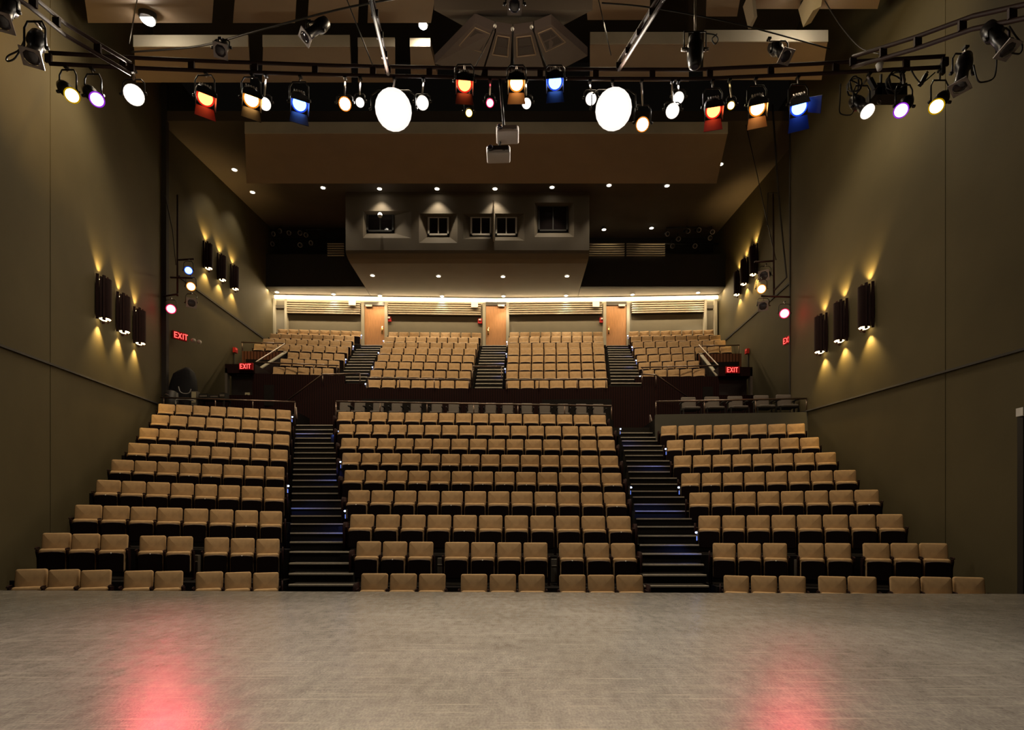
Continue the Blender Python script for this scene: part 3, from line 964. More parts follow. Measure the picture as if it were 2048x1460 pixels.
mb(M['metal']).tube(c2 + V((0, .02, 0)), c2 + V((0, .25, 0)), .015).build('lamp_arm', e, o)

# ceiling house lamps in view
for px, py, d, lab, r in ((295, 38, 12.6, 'bright round ceiling lamp at upper left above the lighting truss', .15), (1618, 25, 12.6, 'bright round ceiling lamp at upper right beside a white beam end', .15), (846, 50, 13.2, 'small bright ceiling lamp left of the loudspeaker cluster', .10)):
    o = P(px, py, d)
    e = empty('ceiling_house_lamp', o, lab, 'ceiling lamp', 'house lamps in the ceiling')
    mb(M['dark'], True).lathe([(0, r), (.02, r + .03), (.5, r + .03)], o, (0, 0, 1), 18).build('can', e, o)
    mb(E['giant']).disc(o - V((0, 0, .01)), (0, -.2, -1), r).build('lamp_face', e, o)
    mb(M['metal']).tube(o + V((0, 0, .5)), o + V((0, 0, 5)), .012).build('hanger_rod', e, o)
    lamp('house_lamp_beam', 'SPOT', o - V((0, 0, .1)), 500 if r > .12 else 150, (1, .84, .6), o - V((0, -.5, 3)), .15, 120, .6)
a = P(1633, 8, 12.0)
tag(mb(M['fascia']).hexa([a + V((-.08, 0, -.15)), a + V((.1, 0, -.05)), a + V((.1, .4, -.05)), a + V((-.08, .4, -.15))], [a + V((-.14, -.1, .35)), a + V((.12, -.1, .35)), a + V((.12, .5, .35)), a + V((-.14, .5, .35))]).build('ceiling_bracket'), 'pale angled bracket end beside the upper right ceiling lamp', 'bracket')
a = P(1510, 15, 12.0)
tag(mb(M['fascia']).hexa([a + V((-.02, 0, -.2)), a + V((.05, 0, -.2)), a + V((.05, .3, -.2)), a + V((-.02, .3, -.2))], [a + V((-.14, -.1, .3)), a + V((-.06, -.1, .3)), a + V((-.06, .3, .3)), a + V((-.14, .3, .3))]).build('ceiling_bracket'), 'narrow pale bracket end in the dark ceiling gap at upper right', 'bracket')

# unseen house lights: one row over the top of the picture, two added behind
for x in (-5.6, -2.8, 0.0, 2.9, 5.6):
    lamp('unseen_house_light', 'SPOT', (x, 10.6, 14.2), 950, (1, .77, .48), (x * 1.3 - .8, 14.2, 0.5), .3, 54, .8)
    lamp('unseen_house_light', 'SPOT', (x * 1.15 - .4, 16.6, 13.8), 1150, (1, .77, .48), (x * 1.35 - .8, 16.0, 2.5), .3, 84, .9)  # added without a fixture, lights the middle rows from overhead
for x in (-8.5, -4.5, -1, 2.5, 6.0):  # added without fixtures, to light the upper rear seats from the front
    lamp('unseen_house_light', 'SPOT', (x, 17.2, 14.0), 900, (1, .78, .50), (x * .9, 24.0, 7.0), .3, 70, .7)

# ------------------------------------------------------------------ cross-aisle walls, platforms, rails
def wall_poly(name, pts, d, th, m, dd=None):
    """An upright wall whose outline stands at distance d (or sloping between the distances dd of its first and last point)."""
    struct(name, mb(m).prism([P(x, y, d) for x, y in pts], (0, th, 0)))


wall_poly('wall_cross_aisle_front', [(590, 862), (590, 809), (650, 767), (728, 767), (733, 777), (947, 777), (1012, 778), (1216, 776), (1219, 773), (1313, 773), (1313, 862)], 20.35, .12, M['maroon'])
wall_poly('wall_cross_aisle_left', [(400, 866), (400, 790), (508, 790), (508, 747), (690, 751), (690, 866)], 21.1, .1, M['maroon'])
wall_poly('wall_cross_aisle_right', [(1270, 866), (1270, 753), (1436, 753), (1436, 790), (1510, 790), (1510, 866)], 21.1, .1, M['maroon'])
wall_poly('wall_parapet_left', [(484, 727), (484, 702), (570, 704), (570, 727)], 24.22, .08, M['redwood'])
wall_poly('wall_parapet_right', [(1398, 733), (1398, 708), (1483, 707), (1483, 733)], 24.22, .08, M['redwood'])
# sloping cheek walls beside the narrow rows
for nm, (xa, ya), (xb, yb) in (('left', (508, 746), (571, 705)), ('right', (1435, 752), (1401, 709))):
    a, c = P(xa, ya, 21.5), P(xb, yb, 24.4)
    b = mb(M['maroon'])
    b.hexa([a + V((-.06, 0, -1)), a + V((.06, 0, -1)), c + V((.06, 0, -1)), c + V((-.06, 0, -1))], [a + V((-.06, 0, 0)), a + V((.06, 0, 0)), c + V((.06, 0, 0)), c + V((-.06, 0, 0))])
    b.use(M['doorframe']).hexa([a + V((-.07, 0, 0)), a + V((.07, 0, 0)), c + V((.07, 0, 0)), c + V((-.07, 0, 0))], [a + V((-.07, 0, .05)), a + V((.07, 0, .05)), c + V((.07, 0, .05)), c + V((-.07, 0, .05))])
    struct('wall_cheek_' + nm, b)
# doorways with EXIT signs
for nm, x0, x1, s in (('left', 450, 510, 1), ('right', 1437, 1505, -1)):
    d = 21.4
    b = mb(M['frame'])
    a, c = P(x0, 728 if s > 0 else 734, d), P(x1, 746 if s > 0 else 752, d)
    b.hexa([V((a.x, d, c.z)), V((c.x, d, c.z)), V((c.x, d + 2.6, c.z)), V((a.x, d + 2.6, c.z))], [V((a.x, d, a.z)), V((c.x, d, a.z)), V((c.x, d + 2.6, a.z)), V((a.x, d + 2.6, a.z))])
    struct('wall_lintel_' + nm, b)
    r = empty('door_%d' % (4 if s > 0 else 5), P((x0 + x1) / 2, 850, d))
    r['kind'] = 'structure'
    o = V(r.location)
    xa, xb = P(x0 + 2, 0, d).x, P(x1 - 2, 0, d).x
    mb(M['black']).box(((xa + xb) / 2, d + .35, o.z + 1.1), (xb - xa - .1, .06, 2.3)).build('door_leaf', r, o)
    mb(M['jamb']).box((xa if s > 0 else xb, d + .1, o.z + 1.1), (.09, .2, 2.25)).build('door_frame', r, o)
    mb(M['steel']).box(((xa + xb) / 2, d + .28, o.z + 2.05), (.5, .06, .05)).build('door_closer', r, o)

# rear cross-aisle floor and platforms
top = P(629, 850, 18.9).z
b = mb(M['step'])
b.box((-1.0, 20.1, top - .28), (22.6, 2.9, .3))
struct('floor_cross_aisle', b)
zc = P(945, 842, 19.0).z
struct('floor_platform_middle', mb(M['carpet']).hexa([P(672, 900, 18.75), P(1226, 900, 18.75), V((P(1226, 0, 20.3).x, 20.3, top - .2)), V((P(672, 0, 20.3).x, 20.3, top - .2))],
       [V((P(672, 0, 18.75).x, 18.75, zc)), V((P(1226, 0, 18.75).x, 18.75, zc)), V((P(1226, 0, 20.3).x, 20.3, zc)), V((P(672, 0, 20.3).x, 20.3, zc))]))
zr = P(1460, 830, 17.9).z
b = mb(M['knee'])
a, c = P(1312, 829, 17.98), P(1619, 824, 17.3)
for (p, q) in ((a, c),):
    b.hexa([p - V((0, 0, 1.6)), q - V((0, 0, 1.6)), q + V((0, .15, -1.6)), p + V((0, .15, -1.6))], [p, q, q + V((0, .15, 0)), p + V((0, .15, 0))])
b.use(M['carpet']).hexa([p + V((0, .15, -1)), q + V((0, .15, -1)), V((c.x, 20.4, a.z - 1.0)), V((a.x, 20.4, a.z - 1.0))], [p + V((0, .15, -.12)), q + V((0, .15, -.12)), V((c.x, 20.4, a.z - .12)), V((a.x, 20.4, a.z - .12))])
struct('floor_platform_right', b)
zl = P(450, 820, 18.9).z
a, c = P(318, 812, 18.6), P(590, 822, 19.0)
b = mb(M['carpet']).hexa([a - V((0, 0, .6)), c - V((0, 0, .6)), V((c.x, 21.4, c.z - .6)), V((a.x, 21.4, a.z - .6))], [a, c, V((c.x, 21.4, c.z)), V((a.x, 21.4, a.z))])
struct('floor_platform_left', b)


def railing(pts, posts, label, r=.028, pr=.02, group=None, mid=None):
    """pts: 3-D points along the handrail; posts: (point, drop)."""
    e = empty('handrail', pts[0], label, 'handrail', group)
    mb(M['rail'], True).path(pts, r, 10).build('rail', e, pts[0])
    for p, drop in posts:
        mb(M['rail'], True).tube(p - V((0, 0, .02)), p - V((0, 0, drop)), pr).build('post', e, pts[0])
    if mid:
        mb(M['rail'], True).path([p - V((0, 0, mid)) for p in pts], r * .6, 8).build('lower_rail', e, pts[0])
    return e


a, c = P(672, 803, 18.8), P(1223, 812, 18.8)
railing([a - V((0, 0, 0)), c], [(a, .9)] + [(a.lerp(c, t), .5) for t in (.16, .33, .5, .66, .83)] + [(c, .6)], 'long bronze handrail in front of the grey chairs of the middle platform')
a, c = P(322, 795, 18.55), P(590, 804, 18.95)
railing([a, c], [(a.lerp(c, t), .35) for t in (.02, .4, .68)] + [(c, 1.0)], 'bronze handrail in front of the black equipment on the left-hand platform')
a, c = P(1312, 803.5, 18.03), P(1613, 797, 17.37)
railing([a, c], [(a, .42), (a.lerp(c, .33), .42), (a.lerp(c, .67), .42), (c, .42)], 'bronze handrail in front of the five grey chairs on the right-hand platform')
a, c = P(732, 756, 20.3), P(942, 759.6, 20.3)
railing([a, c], [(a.lerp(c, .02), .34), (a.lerp(c, .32), .34), (a.lerp(c, .65), .34), (a.lerp(c, .98), .34)], 'bronze handrail in front of the lowest row of the upper middle-left block')
a, c = P(1010, 760, 20.3), P(1216, 758, 20.3)
railing([a, c], [(a.lerp(c, .02), .34), (a.lerp(c, .33), .34), (a.lerp(c, .7), .34), (a.lerp(c, .98), .34)], 'bronze handrail in front of the lowest row of the upper middle-right block')
a, c = P(511, 724.5, 21.5), P(677, 731, 21.5)
railing([P(569, 688, 24.4), a, c], [(a.lerp(c, .7), .36), (a.lerp(c, .98), .36)], 'bronze handrail bending around the corner of the upper far-left block')
a, c = P(1436.7, 731, 21.5), P(1282, 735, 21.5)
railing([P(1398, 690.5, 24.4), a, c], [(a.lerp(c, .66), .36), (a.lerp(c, .98), .36)], 'bronze handrail bending around the corner of the upper far-right block')
a, c = P(483, 684.5, 24.4), P(568, 687, 24.4)
railing([a, c], [(a + V((.03, 0, 0)), .42)], 'short bronze handrail above the wood parapet at far left')
a, c = P(1403, 692, 24.4), P(1479, 690, 24.4)
railing([a, c], [(c - V((.03, 0, 0)), .42)], 'short bronze handrail above the wood parapet at far right')
a, c = P(575, 801, 20.3), P(645, 749, 20.3)
railing([a, c, P(720, 747, 20.3)], [(c, .35), (P(720, 747, 20.3), .4)], 'sloping bronze stair rail rising left of the left upper aisle')
a, c = P(1375, 794, 20.6), P(1312, 750, 20.3)
railing([a, c, P(1282, 748, 20.3)], [(c, .4), (P(1284, 748, 20.3), .4)], 'sloping bronze stair rail rising right of the right upper aisle')
a, c = P(945, 733, 21.8), P(1003, 733, 21.8)
railing([a, c], [(a, .75), (c, .75)], 'short bronze rail across the foot of the middle upper aisle')
for x0, y0, d0, x1, y1, d1, lab in ((594, 838, 18.9, 592, 815, 19.2, 'short dark post rail at the top of the left lower aisle'), (1310, 866, 18.6, 1300, 830, 19.0, 'short sloping rail at the top of the right lower aisle')):
    railing([P(x0, y0, d0), P(x1, y1, d1)], [(P(x1, y1, d1), .6)], lab)

# grey chairs on the platforms
def make_grey_chair():
    r = empty('platform_chair', (0, 0, 0))
    mb(M['grey'], True).pad(.48, .52, .07, (0, .20, .62), .035, .012, 0, .12).build('backrest', r)
    s = mb(M['grey'], True)
    s.pad(.50, .50, .08, (0, 0, 0), .05, .01, 0, 0)
    for q in s.v:
        q.y, q.z = q.z - .03, -q.y
        q.z += .42
    s.build('seat', r)
    for x in (-.285, .285):
        mb(M['black'], True).path([(x, .2, .63), (x, -.05, .65), (x, -.2, .63)], .03, 8).build('armrest', r)
        b = mb(M['black'])
        b.box((x, .1, .31), (.03, .05, .62)).box((x, -.18, .21), (.03, .04, .42)).box((x, -.04, .4), (.03, .3, .05))
        b.build('leg', r)
    return r


gch = make_grey_chair()
cxs = [108, 194, 303, 411, 522, 644, 743, 857, 958, 1058, 1169, 1274, 1380, 1486, 1586]
first = True
for i, zx in enumerate(cxs):
    px = 640 + (zx + 41) / 2.926
    py = 780 + (67 + 16 * i / 14) / 2.926
    p = P(px, py, 19.75)
    o = gch if first else copy_tree(gch)
    first = False
    o.location = p - V((0, .235, .88))
    o.scale = (.80, 1, 1)
    where = 'leftmost' if i == 0 else 'rightmost' if i == 14 else ORD[i] + ' from left'
    tag(o, 'dim grey chair, %s in the row behind the middle platform handrail' % where, 'chair', 'grey chairs on the middle platform')
for i, (zx, zy) in enumerate(((390, 35), (503, 33), (615, 30), (741, 26), (849, 23))):
    p = P(1200 + (zx + 36) / 2.415, 780 + zy / 2.415, 18.72 - .11 * i)
    o = copy_tree(gch)
    o.location = p - V((0, .235, .88))
    o.scale = (1.03, 1, 1)
    tag(o, 'grey chair with black arms, %s from left of five on the right-hand platform' % ORD[i], 'chair', 'grey chairs on the right-hand platform')

# ------------------------------------------------------------------ wall sconces
def sconce(px, y0, y1, fn, s, wpx, label, group, watt=26):
    # where the wall stands at this column
    d = 15
    for _ in range(60):
        X = (px - CX) / F * d
        d += (fn(d) - X) / ((px - CX) / F - (fn(d + .01) - fn(d)) / .01) * .5
    t, bo = P(px, y0, d), P(px, y1, d)
    h = t.z - bo.z
    R = .20
    x = fn(d) + s * .04
    dirw = V((fn(d + 1) - fn(d), 1, 0)).normalized()
    nrm = V((dirw.y * s, -dirw.x * s, 0))
    o = V((fn(d), d, bo.z))
    e = empty('wall_sconce', o, label, 'wall sconce', group)
    b = mb(M['frame'])
    n = 9
    for j in range(n):
        a = math.pi * (j + .5) / n
        c = o + dirw * (math.cos(a) * R) + nrm * (math.sin(a) * R + .02)
        rot = Matrix(((dirw * -math.sin(a) + nrm * math.cos(a)), (dirw * math.cos(a) + nrm * math.sin(a)), V((0, 0, 1)))).transposed()
        lo = 0.0 if j % 2 == 0 else .05
        b.box(c + V((0, 0, h / 2)), (.066 if j % 2 == 0 else .052, .03 if j % 2 == 0 else .018, h - 2 * lo), rot)
    b.build('slat', e, o)
    k = mb(M['frame'], True)
    k.lathe([(.06, .13), (h - .06, .13)], o + nrm * .17, (0, 0, 1), 14, False)
    k.build('inner_sleeve', e, o)
    for zz, dz, w in ((h - .08, 1, .7), (.06, -1, 1.0)):
        mb(E['sconce'], True).lathe([(-.03, .08), (0, .125), (.03, .08)], o + nrm * .155 + V((0, 0, zz)), (0, 0, 1), 12).build('bulb', e, o)
        p = o + nrm * .15 + V((0, 0, zz + dz * .13))
        lamp('sconce_beam', 'SPOT', p, watt * w * 3, (1, .66, .22), p + V((0, 0, dz)) - nrm * .22, .03, 100, .8)


for i, (px, y0, y1) in enumerate(((196, 553, 642), (236, 588, 667), (269, 617, 690))):
    sconce(px, y0, y1, WL, 1, 28, 'dark fluted wall sconce, %s of three on the left side wall' % ('nearest and highest', 'middle', 'farthest and lowest')[i], 'sconces on the left side wall', 40)
for i, (px, y0, y1) in enumerate(((1741, 569, 660), (1690, 602, 686), (1650, 630, 708))):
    sconce(px, y0, y1, WR, -1, 28, 'dark fluted wall sconce, %s of three on the right side wall' % ('nearest and highest', 'middle', 'farthest and lowest')[i], 'sconces on the right side wall', 40)
for i, (px, y0, y1) in enumerate(((410, 486, 540), (438, 510, 563), (464, 532, 581))):
    sconce(px, y0, y1, WRL, 1, 20, 'small dark fluted sconce, %s of three by the upper left seats' % ('nearest', 'middle', 'farthest')[i], 'sconces beside the upper left seats', 44)
for i, (px, y0, y1) in enumerate(((1513, 491, 552), (1494, 518, 571), (1480, 542, 592))):
    sconce(px, y0, y1, WRR, -1, 20, 'small dark fluted sconce, %s of three by the upper right seats' % ('nearest', 'middle', 'farthest')[i], 'sconces beside the upper right seats', 44)

# ------------------------------------------------------------------ EXIT signs and alarms
LET = {'E': [((0, 0), (0, 1)), ((0, 1), (.6, 1)), ((0, .5), (.5, .5)), ((0, 0), (.6, 0))], 'X': [((0, 0), (.65, 1)), ((0, 1), (.65, 0))],
       'I': [((.1, 0), (.1, 1))], 'T': [((0, 1), (.7, 1)), ((.35, 0), (.35, 1))]}


def exit_sign(o, right, out, w, h, label, heads=False, group=None):
    """o: centre; right: unit vector along the reading direction; out: towards the reader."""
    up = V((0, 0, 1))
    e = empty('exit_sign', o, label, 'exit sign', group)
    rot = Matrix((right, -out, up)).transposed()
    mb(M['red']).box(o, (w, .06, h), rot).build('housing', e, o)
    mb(E['exitbg']).box(o + out * .034, (w * .96, .006, h * .92), rot).build('sign_face', e, o)
    b = mb(E['exit'])
    s = h * .62
    x = -w * .40
    for ch, adv in (('E', .78), ('X', .85), ('I', .36), ('T', .8)):
        for (ax, az), (bx, bz) in LET[ch]:
            p = o + out * .04 + right * (x + ax * s * .8) + up * (az - .5) * s
            q = o + out * .04 + right * (x + bx * s * .8) + up * (bz - .5) * s
            t = (q - p).normalized()
            n = out.cross(t) * s * .095
            b.add([p - n - t * s * .06, q - n + t * s * .06, q + n + t * s * .06, p + n - t * s * .06], [(0, 1, 2, 3)])
        x += adv * s * .93
    tag(b.build('lettering', e, o), 'glowing red letters EXIT')
    if heads:
        for k in (1, 2):
            c = o + right * (w / 2 + .16 * k + (.05 if k == 2 else 0)) + out * .08 - up * .05
            mb(M['white'], True).lathe([(0, .05), (.08, .075), (.14, .075)], c, out - up * .3, 12).build('emergency_lamp_head', e, o)


exit_sign(P(492.5, 733, 21.3), V((1, 0, 0)), V((0, -1, 0)), .54, .27, 'red EXIT sign above the left-hand doorway beside the upper seats', group=None)
exit_sign(P(1465, 740, 21.3), V((1, 0, 0)), V((0, -1, 0)), .54, .27, 'red EXIT sign above the right-hand doorway beside the upper seats', group=None)
d = WRL(0) * F / (354 - CX)
exit_sign(V((WRL(0) + .16, d - .1, P(0, 674, d).z)), V((.55, .83, 0)).normalized(), V((.83, -.55, 0)).normalized(), .48, .30, 'red EXIT sign with white lamp heads on the left side wall', True)
d = 20.7
exit_sign(V((WRR(d) - .16, d, P(0, 680, d).z)), V((.25, -.97, 0)).normalized(), V((-.97, -.25, 0)).normalized(), .48, .30, 'red EXIT sign seen edge-on with white lamp heads on the right side wall', True)
for px, py, fn, lab in ((467, 701, WRL, 'small red wall alarm on the left side wall above the doorway'), (1497, 703, WRR, 'small red wall alarm on the right side wall above the doorway')):
    s = 1 if fn is WRL else -1
    d = fn(24) * F / (px - CX)
    o = V((fn(d) + s * .08, d, P(px, py, d).z))
    e = empty('wall_mounted_alarm', o, lab, 'fire alarm')
    mb(M['red']).box(o, (.12, .22, .22)).build('housing', e, o)
    mb(M['dark']).box(o + V((-s * .06, 0, -.6)), (.04, .06, .9)).build('conduit', e, o)
    mb(emis('alarm_glow', (1, .1, .06), .5)).box(o + V((s * .07, -.05, .05)), (.04, .1, .08)).build('strobe', e, o)

# ------------------------------------------------------------------ trusses
def truss(pts, gap, label, r=.026, rung=.9, ends=True):
    """Ladder truss: two parallel tubes and flat rungs. pts: lower tube."""
    e = empty('lighting_truss', pts[0], label, 'lighting truss')
    up = V((0, 0, gap))
    fine = []
    for p, q in zip(pts, pts[1:]):
        for j in range(4):
            fine.append(p.lerp(q, j / 4))
    fine.append(pts[-1])
    mb(M['truss'], True).path(fine, r, 10).build('lower_tube', e, pts[0])
    mb(M['truss'], True).path([p + up for p in fine], r, 10).build('upper_tube', e, pts[0])
    b = mb(M['truss'])
    L = 0
    acc = 0.0
    pos = [pts[0]]
    for p, q in zip(pts, pts[1:]):
        seg = (q - p).length
        while acc + seg >= rung:
            t = (rung - acc) / seg
            p = p.lerp(q, t)
            seg = (q - p).length
            acc = 0
            pos.append(p)
        acc += seg
    pos.append(pts[-1])
    for p in pos:
        mb(M['truss']).box(p + up / 2, (.09, .03, gap - 2 * r * .7)).build('rung', e, pts[0])
    return e


MAIN = [P(97, 127, 7.6), P(250, 135, 8.0), P(450, 143, 8.4), P(676, 150, 8.7), P(1000, 156, 8.9), P(1390, 158, 8.7), P(1640, 147, 8.2), P(1890, 134, 7.6)]
truss(MAIN, .15, 'long brown ladder truss across the hall carrying the coloured spotlights')
LD = [P(-40, -52, 5.8), P(60, 14, 6.3), P(130, 70, 7.1), P(262, 148, 7.7)]
truss(LD, .15, 'short ladder truss running up to the upper left corner', rung=.6)
RD = [P(1706, 134, 7.9), P(1830, 98, 7.0), P(1945, 58, 6.4), P(2090, 28, 5.8)]
truss(RD, .15, 'curved ladder truss running out to the upper right corner', rung=.55)
truss([P(738, -12, 6.7), P(776, 148, 8.55)], .13, 'dark ladder truss reaching overhead left of the loudspeakers', rung=.5)
truss([P(1334, -12, 6.7), P(1238, 140, 8.55)], .13, 'dark ladder truss reaching overhead right of the loudspeakers', rung=.5)


def near_main(px, py):
    """Depth of the main truss at column px."""
    best = MAIN[0]
    for p, q in zip(MAIN, MAIN[1:]):
        xa, xb = p.x / p.y * F + CX, q.x / q.y * F + CX
        if xa <= px <= xb:
            t = (px - xa) / (xb - xa)
            return p.lerp(q, t)
    return MAIN[0] if px < 200 else MAIN[-1]


# ------------------------------------------------------------------ spotlights
def fixture(kind, px, py, d, label, col=None, aim=None, hang=None, r=.085, L=.36, group=None, flaps='black', cat='spotlight'):
    """kind: 'fresnel' (short vented box head with barn doors), 'profile' (long barrel with gel frame), 'par' (plain can)."""
    o = P(px, py, d)
    aim = V(aim) if aim is not None else V((0, 2.0, 0.5))
    ax = (aim - o).normalized()
    side = ax.cross(V((0, 0, 1))).normalized()
    upv = side.cross(ax)
    rot = Matrix((side, -ax, upv)).transposed()
    e = empty('spotlight', o, label, cat, group)
    b = mb(M['metal'], True)
    if kind == 'profile':
        b.lathe([(-L * 1.05, r * .5), (-L, r * .95), (-L * .78, r * 1.15), (-L * .62, r * 1.15), (-L * .55, r * .8), (-L * .1, r * .85), (-L * .06, r * 1.02), (-.004, r * 1.02)], o, ax, 18)
    elif kind == 'fresnel':
        b.lathe([(-L * .75, r * .9), (-L * .7, r * 1.3), (-L * .12, r * 1.36), (-L * .08, r * 1.2), (-.004, r * 1.2)], o, ax, 18)
    else:
        b.lathe([(-L * .95, r * .45), (-L * .8, r * .8), (-L * .45, r * 1.08), (-.004, r * 1.1)], o, ax, 18)
    hs = b.build('housing', e, o)
    if kind == 'fresnel':
        b = mb(M['steel'])
        for j in range(5):
            c = o - ax * (L * .42) + upv * (r * 1.33) + side * (j - 2) * r * .36
            b.box(c, (r * .16, L * .3, r * .14), rot)
        b.build('vent_fin', hs, o)
    # lens
    lm = E[col] if col else M['lens']
    b = mb(lm, True)
    b.lathe([(0.0, r), (.012, r * .93), (.022, r * .6), (.026, .003)], o, ax, 20, False)
    ln = b.build('lens', e, o)
    if col:
        rim = E.get('rim_' + {'warm': 'orange', 'giant': 'white', 'mint': 'white'}.get(col, col)) or E['rim_white']
        b = mb(rim, True)
        b.lathe([(-.002, r * 1.01), (.010, r * 1.19), (-.002, r * 1.21)], o, ax, 20, False)
        b.build('gel_rim', ln, o)
    if kind == 'profile' and not col:
        b = mb(M['gel'])
        w = r * 1.2
        for sx, sz, ww, hh in ((0, w * .88, 2 * w, w * .26), (0, -w * .88, 2 * w, w * .26), (w * .88, 0, w * .26, 2 * w), (-w * .88, 0, w * .26, 2 * w)):
            b.box(o + ax * .02 + side * sx + upv * sz, (ww, .012, hh), rot)
        for sx in (-1, 1):
            for sz in (-1, 1):
                c = o + ax * .02 + side * sx * w * .78 + upv * sz * w * .78
                b.prism([c - side * sx * w * .45 - ax * .006, c - ax * .006 + side * 0, c - upv * sz * w * .45 - ax * .006], ax * .012)
        b.build('gel_frame', e, o)
    if kind == 'fresnel':
        for k, (dx, dz, wd) in enumerate(((0, 1, 1.15), (0, -1, 1.2), (1, 0, .95), (-1, 0, .95))):
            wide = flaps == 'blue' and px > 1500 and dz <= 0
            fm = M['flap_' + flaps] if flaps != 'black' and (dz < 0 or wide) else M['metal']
            root = o + ax * .01 + side * dx * r * 1.25 + upv * dz * r * 1.25
            if dz > 0:
                tip = root + ax * r * 1.3 - upv * r * .55
            elif dz < 0:
                tip = root + ax * r * 1.6 - upv * r * (1.5 if wide else 1.1)
            else:
                tip = root + ax * r * 1.5 + side * dx * r * (1.6 if wide and dx < 0 else .12)
            across = (upv if dx else side) * r * wd
            nn = (tip - root).cross(across).normalized() * .004
            mb(fm).hexa([root - across - nn, root + across - nn, tip + across * 1.2 - nn, tip - across * 1.2 - nn], [root - across + nn, root + across + nn, tip + across * 1.2 + nn, tip - across * 1.2 + nn]).build('barn_door', e, o)
    # yoke and clamp
    mid = o - ax * L * .42
    if hang is None:
        hang = near_main(px, py)
    top = V(hang) - V((0, 0, .035))
    ys = V((1, 0, 0))
    arm = r * 1.5
    ht = max(.12, min(.30, top.z - mid.z - .03))
    yk = mb(M['metal'], True)
    yk.path([mid - ys * arm, mid - ys * arm + V((0, 0, ht * .75)), mid - ys * arm * .7 + V((0, 0, ht)), mid + ys * arm * .7 + V((0, 0, ht)), mid + ys * arm + V((0, 0, ht * .75)), mid + ys * arm], .011, 6)
    yk = yk.build('yoke', e, o)
    cl = mb(M['steel'], True)
    cl.path([mid + V((0, 0, ht)), top - V((0, 0, .05)), top], .014, 8)
    cl.use(M['metal']).box(top - V((0, 0, .012)), (.05, .06, .024))
    cl.build('clamp', e, o)
    for s in (-1, 1):
        mb(M['metal'], True).lathe([(0, .022), (.03, .02)], mid + ys * s * (arm + .005), ys * s, 10).build('tilt_knob', yk, o)
    return o


# coloured fresnels in the three sets of red, amber and blue
for px, py, col, lab in ((411, 195, 'red', 'red-lit spotlight with barn doors, left-hand set of the truss'), (503, 198, 'orange', 'amber-lit spotlight with barn doors, left-hand set of the truss'), (599, 207, 'blue', 'blue-lit spotlight with barn doors, left-hand set of the truss'),
                         (929, 167, 'red', 'red-lit spotlight with barn doors, middle set under the loudspeakers'), (1033, 166, 'orange', 'amber-lit spotlight with barn doors, middle set under the loudspeakers'), (1110, 163, 'blue', 'blue-lit spotlight with barn doors, middle set under the loudspeakers'),
                         (1427, 220, 'red', 'red-lit spotlight with red flap, right-hand set of the truss'), (1515, 215, 'orange', 'amber-lit spotlight with amber flap, right-hand set of the truss'), (1598, 214, 'blue', 'blue-lit spotlight with wide blue flap, right-hand set of the truss')):
    h = near_main(px, py)
    fixture('fresnel', px, py, h.y - (.42 if 900 < px < 1150 else .17), lab, col, (0 if px < 1200 else 1.5, 1.5, -.5), None, .098, .34, 'coloured barn-door spotlights', 'black' if (px, col) in ((929, 'red'), (1110, 'blue'), (503, 'orange'), (599, 'blue')) else col)
# small white lamps along the truss
for px, py, col, lab, r in ((530, 208, 'white', 'small white spotlight beside the left-hand amber one', .075), (690, 208, 'warm', 'warm white spotlight left of the left glaring lamp', .085), (720, 205, 'white', 'small white spotlight touching the left glaring lamp', .06),
                            (845, 206, 'white', 'bright white spotlight just right of the left glaring lamp', .085), (938, 226, 'gold', 'tiny yellowish lamp below the middle red spotlight', .05), (980, 206, 'pink', 'small pinkish red spotlight above the projectors', .055),
                            (1053, 207, 'white', 'small white spotlight right of the projectors', .065), (1182, 198, 'white', 'white spotlight just left of the right glaring lamp', .075), (1285, 249, 'warm', 'warm white spotlight low right of the right glaring lamp', .09),
                            (1345, 222, 'white', 'lower of two bright white spotlights left of the right-hand red one', .09), (1357, 196, 'white', 'upper of two bright white spotlights left of the right-hand red one', .075), (1462, 211, 'gold', 'small yellowish lamp between right-hand red and amber spotlights', .05)):
    h = near_main(px, py)
    fixture('par', px, py, h.y + .33 + (.3 if px in (720, 1357) else 0), lab, col, (.2, 1.5, 0), None, r, .30, 'small white spotlights on the truss')
# three glaring lamps
for px, py, lab, r in ((268, 190, 'glaring white lamp near the left end of the long truss', .11), (787, 220, 'very large glaring lamp left of the loudspeaker cluster', .24), (1227, 219, 'very large glaring lamp right of the loudspeaker cluster', .24)):
    h = near_main(px, py)
    fixture('par', px, py, h.y + .02, lab, 'giant', (0, .8, .6), None, r, .42, 'glaring lamps on the truss')
# profile lamps at the truss ends
for px, py, col, lab in ((144, 191, 'gold', 'slim spotlight with yellow-white lens at the left truss end'), (194, 199, 'violet', 'slim spotlight with violet lens at the left truss end'),
                         (1735, 223, 'mint', 'slim spotlight with pale white lens at the right truss end'), (1802, 221, 'violet', 'slim spotlight with violet lens at the right truss end'), (1873, 213, 'gold', 'slim spotlight with yellow-white lens at the right truss end')):
    h = near_main(px - 12 if px < 1000 else px + 8, py)
    dx = .5 if px < 1000 else .6 if px < 1780 else -.35
    o = P(px, py, h.y - .24)
    ray = (o - V((0, 0, CH))).normalized()
    fixture('profile', px, py, h.y - .24, lab, col, o - ray + V((dx, 0, -.5)), h, .078, .42, 'slim lit spotlights at the truss ends')
